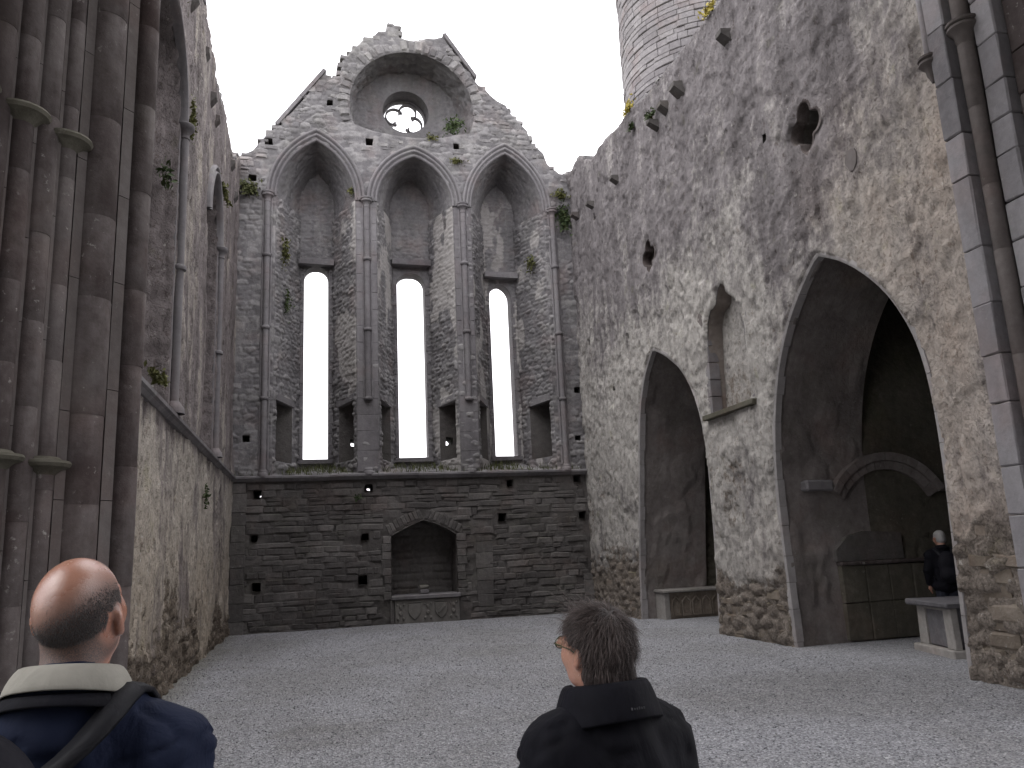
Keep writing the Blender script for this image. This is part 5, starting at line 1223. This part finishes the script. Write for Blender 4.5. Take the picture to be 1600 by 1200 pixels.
def person(label, loc, yaw, H, head_yaw, head_pitch, skin, top, legs, bulk=1.0, female=False, hc=(0, .035, 1.625), stub=None, drop=.03):
    k = H/1.75; root = rotm(yaw); Z = np.array([0, 0, 1.0])
    P = lambda x, y, z: np.array([x*k, y*k, z*k])
    HC = P(*hc); HR = rotm(head_yaw-yaw, head_pitch)
    h = lambda x, y, z: HC+HR@np.array([x, y, z])*k*(.97 if female else 1.0)
    s = SDF(); RT = HR                                       # skin: head, neck, trunk, arms, hands, legs in one surface
    s.ell(h(0, -.012, .028), np.array([.079, .101, .095])*k, .02, RT); s.ell(h(0, .012, -.035), np.array([.066, .082, .085])*k, .03, RT)
    s.ell(h(0, .045, -.082), np.array([.046, .045, .038])*k, .03, RT); s.ell(h(0, .085, -.01), np.array([.05, .02, .05])*k, .02, RT)
    s.cap(h(0, .098, .012), h(0, .122, -.028), .009*k, .015*k, .012); s.ell(h(-.026, .090, .022), np.array([.024, .012, .009])*k, .018, RT); s.ell(h(.026, .090, .022), np.array([.024, .012, .009])*k, .018, RT)
    for sx in (-1, 1):
        s.ell(h(sx*.030, .106, .004), np.array([.016, .010, .010])*k, .010, RT, sub=True)
        s.ell(h(sx*.034, .070, -.030), np.array([.026, .024, .024])*k, .03, RT)
        er = RT@rotm(sx*.35)                                                       # ear: rim, bowl, lobe
        s.ell(h(sx*.083, -.012, -.008), np.array([.010, .020, .033])*k, .006, er); s.ell(h(sx*.081, -.004, -.036), np.array([.008, .011, .013])*k, .008, er)
        s.ell(h(sx*.0945, .002, -.004), np.array([.005, .009, .014])*k, .004, er, sub=True)
    s.cap(h(-.018, .107, -.062), h(.018, .107, -.062), .007*k, .007*k, .008); s.cap(h(-.016, .106, -.073), h(.016, .106, -.073), .008*k, .008*k, .008)
    s.cap(P(0, -.022, 1.44), h(0, -.020, -.05), (.068 if not female else .058)*k, (.062 if not female else .053)*k, .03)
    sw = .185*(.92 if female else 1.0)
    s.cap(P(-.08, 0, 1.42-drop), P(.08, 0, 1.42-drop), .072*k, .075*k, .05); s.ell(P(0, .0, 1.25), P(.155, .105, .20), .05); s.ell(P(0, .01, 1.02), P(.15, .11, .17), .06)
    for sx in (-1, 1):
        sh, el, wr = P(sx*sw, -.005, 1.405-drop), P(sx*(sw+.055), -.02, 1.12), P(sx*(sw+.05), .055, .90)
        s.cap(sh, el, .052*k, .042*k, .04); s.cap(el, wr, .040*k, .026*k, .02); s.cap(wr, wr+P(-sx*.004, .018, -.075), .026*k, .032*k, .015)
        kn = wr+P(-sx*.004, .020, -.085)
        for f, (fy, fl, fr) in enumerate(((.026, .066, .0085), (.009, .075, .0088), (-.009, .070, .0085), (-.026, .054, .0078))):
            a = kn+P(0, fy, 0); b = a+P(-sx*.006, .008, -fl*.55); c = b+P(-sx*.02, .004, -fl*.45); s.cap(a+P(0, 0, .03), b, fr*k, fr*k*.95, .004); s.cap(b, c, fr*k*.95, fr*k*.8, .004)
        a = wr+P(-sx*.006, .036, -.03); b = a+P(-sx*.012, .022, -.035); s.cap(wr+P(0, .02, -.015), a, .014*k, .012*k, .008); s.cap(a, b, .0115*k, .0105*k, .004); s.cap(b, b+P(-sx*.006, .004, -.03), .0105*k, .009*k, .004)
        hp, kn_, an = P(sx*.088, 0, .90), P(sx*.095, .01, .49), P(sx*.10, -.02, .09)
        s.cap(hp, kn_, .082*k, .055*k, .04); s.cap(kn_, an, .054*k, .037*k, .03); s.cap(an, P(sx*.11, .10, .035), .035*k, .028*k, .02)
    V, F = s.mesh(.0085)
    o = obj('person', V, F, skin, None, True); o.location = loc; o.rotation_euler.z = yaw; tag(o, label, 'person', kind='thing')
    if stub:
        q = ((V-HC)/k)@HR-np.array([0, -.012, .028]); d = q/np.array([.079, .101, .095]); attr(o, 'hr', stub(d, q))
    for sx in (-1, 1):
        m = MB(); c = h(sx*.031, .088, .004); n = 10
        for i in range(n-1):
            pass
        m.lathe([(.0125*k*math.sin(t), .0125*k*math.cos(t)) for t in np.linspace(0, math.pi, 9)], (0, 0), 12); m.V = [tuple(np.array(v)+c) for v in m.V]; m.build('eye', M['eye'], o, True)
    # jacket
    j = SDF(); b_ = bulk
    [j.cap(P(0, -.015, 1.425), P(sx*sw, -.005, 1.385-drop), .088*k, .080*k*b_, .05) for sx in (-1, 1)]; j.ell(P(0, 0, 1.25), P(.19*b_, .145*b_, .22), .05); j.ell(P(0, .015, 1.02), P(.19*b_, .16*b_, .20), .06); j.ell(P(0, .01, .86), P(.195*b_, .155*b_, .12), .05)
    j.cap(P(0, -.02, 1.38), P(0, -.01, 1.445), .115*k, .088*k, .04)
    for sx in (-1, 1):
        sh, el, wr = P(sx*(sw+.005), -.005, 1.375-drop), P(sx*(sw+.065), -.02, 1.12), P(sx*(sw+.052), .05, .92)
        j.cap(sh, el, .080*k*b_, .066*k*b_, .05); j.cap(el, wr, .064*k*b_, .050*k*b_, .02)
    V, F = j.mesh(.011)
    n1 = fbm(V[:, 0]*9, V[:, 2]*5+V[:, 0]*6, V[:, 1]*9, 3, 7)-.5; n2 = np.abs(fbm(V[:, 0]*5+V[:, 2]*4, V[:, 2]*9-V[:, 0]*3, V[:, 1]*5, 3, 8)-.5)
    C0 = np.array([0, 0, 0]); N = V-np.stack([V[:, 0]*.5, V[:, 1]*.2, V[:, 2]], 1); N /= np.linalg.norm(N, axis=1, keepdims=True)+1e-6
    jk = obj('jacket', V+N*((n1*.032-np.clip(.07-n2, 0, 1)*.16)[:, None]), F, top, o, True)
    q = SDF()
    q.ell(P(0, 0, .90), P(.165, .125, .12), .04)
    for sx in (-1, 1): q.cap(P(sx*.088, 0, .88), P(sx*.095, .01, .49), .098*k, .073*k, .03); q.cap(P(sx*.095, .01, .49), P(sx*.10, -.02, .07), .073*k, .068*k, .03)
    V, F = q.mesh(.014); obj('trousers', V, F, legs, o, True)
    for sx in (-1, 1):
        q = SDF(); q.cap(P(sx*.10, -.04, .05), P(sx*.115, .13, .04), .044*k, .038*k, .02); q.cap(P(sx*.10, -.03, .05), P(sx*.10, -.03, .11), .045*k, .042*k, .02); V, F = q.mesh(.01); V[:, 2] = np.maximum(V[:, 2], .004); obj('shoe', V, F, M['shoe'], o, True)
    return o, h, P, HR, k

def strands(root, nrm, down, length, rad, mat, parent, name, r, curl=.3, seg=5, flat=.55):
    "tapering hair strands lying along the skull"
    n = len(root); L = length*r.uniform(.6, 1.2, n); V = np.zeros((n, seg+1, 3, 3)); p = root.copy(); d = nrm*.55+down*.6+r.normal(0, curl*.35, (n, 3)); d /= np.linalg.norm(d, axis=1, keepdims=True)
    for k in range(seg+1):
        side = np.cross(d, nrm); side /= np.linalg.norm(side, axis=1, keepdims=True)+1e-9; up = np.cross(side, d); w = rad*(1-(k/seg)**2*.85)
        V[:, k, 0] = p-side*w; V[:, k, 1] = p+side*w; V[:, k, 2] = p+up*w*.8
        p = p+d*(L/seg)[:, None]; d = d*(1-flat*.5)+down*flat*.5-nrm*.10*(k > 0)+r.normal(0, curl*.16, (n, 3)); d /= np.linalg.norm(d, axis=1, keepdims=True)
    idx = np.arange(n*(seg+1)*3).reshape(n, seg+1, 3); F = []
    for a in range(3):
        b = (a+1) % 3; F.append(np.stack([idx[:, :-1, a], idx[:, :-1, b], idx[:, 1:, b], idx[:, 1:, a]], -1).reshape(-1, 4))
    o = obj(name, V.reshape(-1, 3), np.vstack(F), mat, parent, True); attr(o, 'rv', np.repeat(r.random(n)*.8+.2*r.random(n), (seg+1)*3)); return o
def skull(n, r, h, HR, k, cond, cz=.028, ra=(.079, .101, .095), lift=1.0, cy=-.012):
    D_ = r.normal(0, 1, (n, 3)); D_ /= np.linalg.norm(D_, axis=1, keepdims=True); q = D_*np.array(ra)*lift; keep = cond(D_, q); D_, q = D_[keep], q[keep]
    nn = D_/np.array(ra); nn /= np.linalg.norm(nn, axis=1, keepdims=True); p = np.array([h(x, y+cy, z+cz) for x, y, z in q]); return p, nn@HR.T, D_
def hair_cap(h, HR, k, mat, parent, parts, res=.006, cuts=()):
    s = SDF()
    for c, ra in parts: s.ell(h(*c), np.array(ra)*k, .02, HR)
    for c, ra in cuts: s.ell(h(*c), np.array(ra)*k, .012, HR, sub=True)
    V, F = s.mesh(res); return V, F
def collar(o, rings, mat, name, th=(-2.6, 2.6), n=40, tilt=(0, 0, 0), c=(0, 0, 0), thick=.006):
    "a band swept round the neck; rings are (radius across, radius along, height, dip at the front)"
    A = np.linspace(th[0], th[1], n); rows = []
    for rx, ry, z, dip, fl in rings: rows.append([(c[0]+rx*math.sin(a)+tilt[0]*0, c[1]-ry*math.cos(a), c[2]+z-dip*(1-math.cos(a))/2+fl*math.sin(a)) for a in A])
    V, F = loft(rows); ob = obj(name, V, F, mat, o, True); sd = ob.modifiers.new('thickness', 'SOLIDIFY'); sd.thickness = thick; sd.offset = 0; sb = ob.modifiers.new('smooth', 'SUBSURF'); sb.levels = 1; sb.render_levels = 1; return ob

def man_stub(d, q):
    dn = d/(np.linalg.norm(d, axis=1, keepdims=True)+1e-6); edge = .20-.35*np.clip(dn[:, 1]+.15, 0, 1)+.42*dn[:, 0]
    up = sst(.45, -.35, dn[:, 2]-edge); lo = sst(-1.30, -1.02, d[:, 2]); fr = sst(.42, .12, dn[:, 1]-.15*(dn[:, 2] > 0))
    ear = 1-sst(.62, .80, np.abs(dn[:, 0]))*sst(.05, -.15, dn[:, 2])*sst(-.62, -.35, dn[:, 1])
    return np.clip(up*lo*fr*ear, 0, 1)*(np.linalg.norm(d, axis=1) < 1.9)
# --- balding man with a navy jacket, looking up to the side
rg = np.random.default_rng(3)
man, h, P, HR, k = person('balding man in navy jacket with pale collar looking up to the side', (-.475, 1.90, 0), math.radians(-6), 1.745, math.radians(-10), math.radians(19), M['skin'], M['navy'], M['denim'], 1.12, hc=(0, .015, 1.612), stub=man_stub, drop=.065)
band_ = lambda d, q: (d[:, 2] < .45-.45*np.clip(d[:, 1]+.15, 0, 1)+.10*np.abs(d[:, 0])) & (d[:, 2] > -.62) & (d[:, 1] < .30) & ~((np.abs(d[:, 0]) > .78) & (d[:, 2] < -.10) & (d[:, 1] > -.30))
p_, nn, d_ = skull(60000, rg, h, HR, k, band_, lift=1.005)
dn = np.tile(HR@np.array([0, -.25, -1.0]), (len(p_), 1)); kp = rg.random(len(p_)) < np.clip((.20-.35*np.clip(d_[:, 1]+.15, 0, 1)+.40*d_[:, 0]-d_[:, 2])*1.6, .012, 1)**1.3; strands(p_[kp], nn[kp], dn[kp], .0055, .00042, M['grey_stubble'], man, 'hair', rg, .5, 2)
p_, nn, d_ = skull(16000, rg, h, HR, k, lambda d, q: (d[:, 1] < -.05) & (d[:, 2] < .15), cz=-.028, ra=(.068, .084, .075), cy=-.004, lift=1.02)
kk = p_[:, 2] > h(0, 0, -.085)[2]; dn = np.tile(HR@np.array([0, -.1, -1.0]), (len(p_), 1)); kk &= rg.random(len(kk)) < .4; strands(p_[kk], nn[kk], dn[kk], .005, .00042, M['grey_stubble'], man, 'nape_hair', rg, .4, 2)
cc = P(0, -.012, 1.475)
collar(man, [(.080, .084, -.03, 0, 0), (.083, .088, .040, .03, 0), (.089, .095, .053, .035, 0), (.100, .107, .046, .045, 0), (.114, .122, .026, .06, 0), (.121, .131, .008, .075, 0)], M['beige'], 'shirt_collar', (-2.75, 2.75), 44, c=cc)
collar(man, [(.100, .105, -.005, .02, 0), (.120, .128, .002, .06, 0), (.138, .146, -.02, .09, 0)], M['black'], 'jacket_collar', (-2.8, 2.8), 44, c=cc)
# rucksack on his back, its straps over both shoulders
bag = thing('backpack', 'dark backpack with broad black shoulder straps worn on the navy jacket', 'backpack', man.location); bag.rotation_euler.z = man.rotation_euler.z
s = SDF(); s.ell(P(-.10, -.26, 1.28), P(.16, .10, .17), .03); s.ell(P(-.11, -.27, 1.05), P(.17, .12, .20), .03); V, F = s.mesh(.011); obj('bag_body', V, F, M['purple'], bag, True)
def strap(pts, w, name='strap', mat='strap', th=.010, par=None):
    pts = resample(smooth_poly(pts, 3), 26); rows = []; T_ = np.gradient(pts, axis=0)
    for off, dz in ((-w/2, 0), (-w/2, th), (0, th*1.3), (w/2, th), (w/2, 0), (-w/2, 0)):
        R = []
        for p, t in zip(pts, T_):
            t = t/np.linalg.norm(t); c_ = np.array([p[0]*.35, p[1]*.6-.02, 1.18*k]); out = p-c_; out = out-t*(out@t); out /= np.linalg.norm(out); sd = np.cross(t, out); R.append(p+sd*off+out*dz)
        rows.append(R)
    V, F = loft(rows); return obj(name, V, F, M[mat], par or bag, True)
strap([P(-.05, -.20, 1.29), P(.055, -.175, 1.35), P(.115, -.125, 1.425), P(.130, -.02, 1.475), P(.135, .075, 1.415), P(.15, .150, 1.30), P(.19, .12, 1.10), P(.16, -.1, .98)], .050)
strap([P(-.16, -.20, 1.29), P(-.12, -.175, 1.35), P(-.150, -.125, 1.405), P(-.150, -.02, 1.47), P(-.15, .075, 1.41), P(-.15, .150, 1.30), P(-.19, .12, 1.10), P(-.19, -.1, .98)], .048)
m = MB(); m.tube([P(-.155, -.20, 1.31), P(-.145, -.225, 1.375), P(-.11, -.235, 1.40), P(-.075, -.225, 1.375), P(-.065, -.20, 1.31)], .009, 8); m.build('grab_loop', M['strap'], bag, True)
m = MB(); m.tube([P(-.17, -.30, 1.16), P(-.04, -.36, 1.20), P(.09, -.30, 1.16)], .006, 6); m.build('zip', M['strap'], bag, True)

# --- woman in a black jacket, face turned away
rg = np.random.default_rng(5)
wom, h, P, HR, k = person('woman with short tousled brown hair in a black jacket looking aside', (.745, 2.10, 0), math.radians(14), 1.545, math.radians(24), math.radians(8), M['skin2'], M['black'], M['denim'], 1.26, True, hc=(0, .03, 1.615))
V, F = hair_cap(h, HR, k, M['brown_hair'], wom, [((0, -.016, .036), (.089, .110, .098)), ((0, -.045, -.03), (.082, .078, .085)), ((0, -.055, -.075), (.064, .052, .055))], .006,
                [((0, .125, -.03), (.10, .085, .10)), ((.092, .022, -.040), (.035, .052, .052)), ((-.092, .022, -.040), (.035, .052, .052))])
V = V+HR.T[0]*0; a_ = fbm(V[:, 0]*60, V[:, 2]*14, V[:, 1]*60, 3, 5)-.5; cN = V-h(0, -.02, 0); cN /= np.linalg.norm(cN, axis=1, keepdims=True)
hc_ = obj('hair', V+cN*(a_*.016)[:, None], F, M['brown_hair'], wom, True); attr(hc_, 'rv', np.clip(fbm(V[:, 0]*90, V[:, 2]*20, V[:, 1]*90, 3, 9)*.4-.1, 0, .35))
cond = lambda d, q: ~((d[:, 1] > .30) & (d[:, 2] < .35)) & ~((np.abs(d[:, 0]) > .5) & (d[:, 2] < .12) & (d[:, 1] > -.30))
p_, nn, d_ = skull(15000, rg, h, HR, k, cond, cz=.036, ra=(.088, .109, .097), cy=-.016)
crown = HR@np.array([0, -.45, .85]); dn = p_-(h(0, -.016, .036)+crown*.09); dn = dn-nn*np.sum(dn*nn, 1)[:, None]; dn /= np.linalg.norm(dn, axis=1, keepdims=True)+1e-6; dn = dn+rg.normal(0, .35, dn.shape)+np.array([0, 0, -.35]); dn /= np.linalg.norm(dn, axis=1, keepdims=True)
strands(p_, nn, dn, .052, .0007, M['brown_hair'], hc_, 'lock', rg, .42, 6, .75)
p_, nn, d_ = skull(5000, rg, h, HR, k, lambda d, q: (d[:, 1] < .05) & (d[:, 2] < .35), cz=-.045, ra=(.080, .082, .085), cy=-.045)
dn = np.tile(np.array([0, 0, -1.0]), (len(p_), 1)); strands(p_, nn, dn, .05, .0007, M['brown_hair'], hc_, 'lock', rg, .35, 6, .8)
tuft = h(-.01, .055, .115); p_ = tuft+rg.normal(0, .022, (150, 3)); nn = np.tile(HR@np.array([-.1, .35, 1.0]), (150, 1))+rg.normal(0, .5, (150, 3)); nn /= np.linalg.norm(nn, axis=1, keepdims=True)
o_ = strands(p_-nn*.02, nn, HR@np.array([-.3, 1.0, .15])+0*nn, .07, .0008, M['brown_hair'], hc_, 'wispy_lock', rg, 1.0, 6, .35)
gl = MB(); 
for sx in (-1, 1): gl.tube([h(sx*.034+.024*math.cos(t), .122-abs(.012*math.cos(t))*.0, .004+.019*math.sin(t)) for t in np.linspace(0, 2*math.pi, 19)], .0018, 6)
gl.tube([h(-.010, .122, .008), h(0, .125, .011), h(.010, .122, .008)], .0016, 6)
for sx in (-1, 1): gl.tube([h(sx*.058, .122, .008), h(sx*.078, .105, .008), h(sx*.084, .02, .006), h(sx*.083, -.02, -.008)], .0018, 6)
g_ = gl.build('spectacles', M['rim'], wom, True)
for sx in (-1, 1):
    m = MB(); m.add([h(sx*.034+.023*math.cos(t), .122, .004+.018*math.sin(t)) for t in np.linspace(0, 2*math.pi, 18, endpoint=False)]+[h(sx*.034+.023*math.cos(t), .1235, .004+.018*math.sin(t)) for t in np.linspace(0, 2*math.pi, 18, endpoint=False)], [tuple(range(18))[::-1], tuple(range(18, 36))]+[(i, (i+1) % 18, 18+(i+1) % 18, 18+i) for i in range(18)]); m.build('lens', M['lens'], g_)
cc = P(0, -.010, 1.465)
collar(wom, [(.085, .085, -.03, 0, 0), (.094, .094, .05, .02, 0), (.104, .106, .075, .03, 0), (.116, .120, .062, .04, 0), (.132, .136, .020, .06, 0), (.146, .148, -.015, .08, 0)], M['black'], 'jacket_collar', (-2.75, 2.75), 44, c=cc)
collar(wom, [(.072, .075, -.02, 0, 0), (.076, .079, .05, .02, 0), (.082, .085, .062, .03, 0)], M['blue'], 'shirt_collar', (-2.9, 2.9), 40, c=cc)
m = MB()
for x, hh in ((-.022, .008), (-.013, .006), (-.005, .006), (.003, .008), (.011, .006), (.019, .006)): m.box((cc[0]+x*k, cc[1]-.1435, cc[2]+.012-.004), (cc[0]+(x+.003)*k, cc[1]-.138, cc[2]+.012-.004+hh*.7))
m.build('collar_mark', M['grey_thread'], wom)

# --- visitor in the dark chapel, seen from behind
rg = np.random.default_rng(9)
vis, h, P, HR, k = person('visitor with white hair in dark clothes standing behind the box tomb', (9.72, 10.95, 0), math.radians(-25), 1.69, math.radians(-8), math.radians(-6), M['skin2'], M['black'], M['denim'], 1.1)
V, F = hair_cap(h, HR, k, None, vis, [((0, -.016, .036), (.085, .106, .096)), ((0, -.04, -.03), (.080, .074, .07))], .009, [((0, .125, -.03), (.10, .09, .10)), ((.09, .03, -.045), (.035, .045, .05)), ((-.09, .03, -.045), (.035, .045, .05))])
hv = obj('hair', V, F, M['white_hair'], vis, True); attr(hv, 'rv', np.clip(fbm(V[:, 0]*50, V[:, 2]*20, V[:, 1]*50, 3, 9), 0, 1))
collar(vis, [(.085, .085, -.03, 0, 0), (.096, .096, .04, .02, 0), (.130, .135, .0, .05, 0)], M['black'], 'jacket_collar', (-2.7, 2.7), 30, c=P(0, -.012, 1.465))
vb = thing('backpack', 'black backpack worn by the white haired visitor in the chapel', 'backpack', vis.location); vb.rotation_euler.z = vis.rotation_euler.z
s = SDF(); s.ell(P(0, -.23, 1.22), P(.15, .10, .20), .03); s.ell(P(0, -.25, 1.05), P(.15, .11, .14), .03); V, F = s.mesh(.014); obj('bag_body', V, F, M['purple'], vb, True)
for sx in (-1, 1): strap([P(sx*.09, -.19, 1.36), P(sx*.12, -.12, 1.43), P(sx*.135, -.02, 1.485), P(sx*.135, .075, 1.43), P(sx*.15, .15, 1.30), P(sx*.18, .1, 1.1), P(sx*.17, -.1, .98)], .05, par=vb)
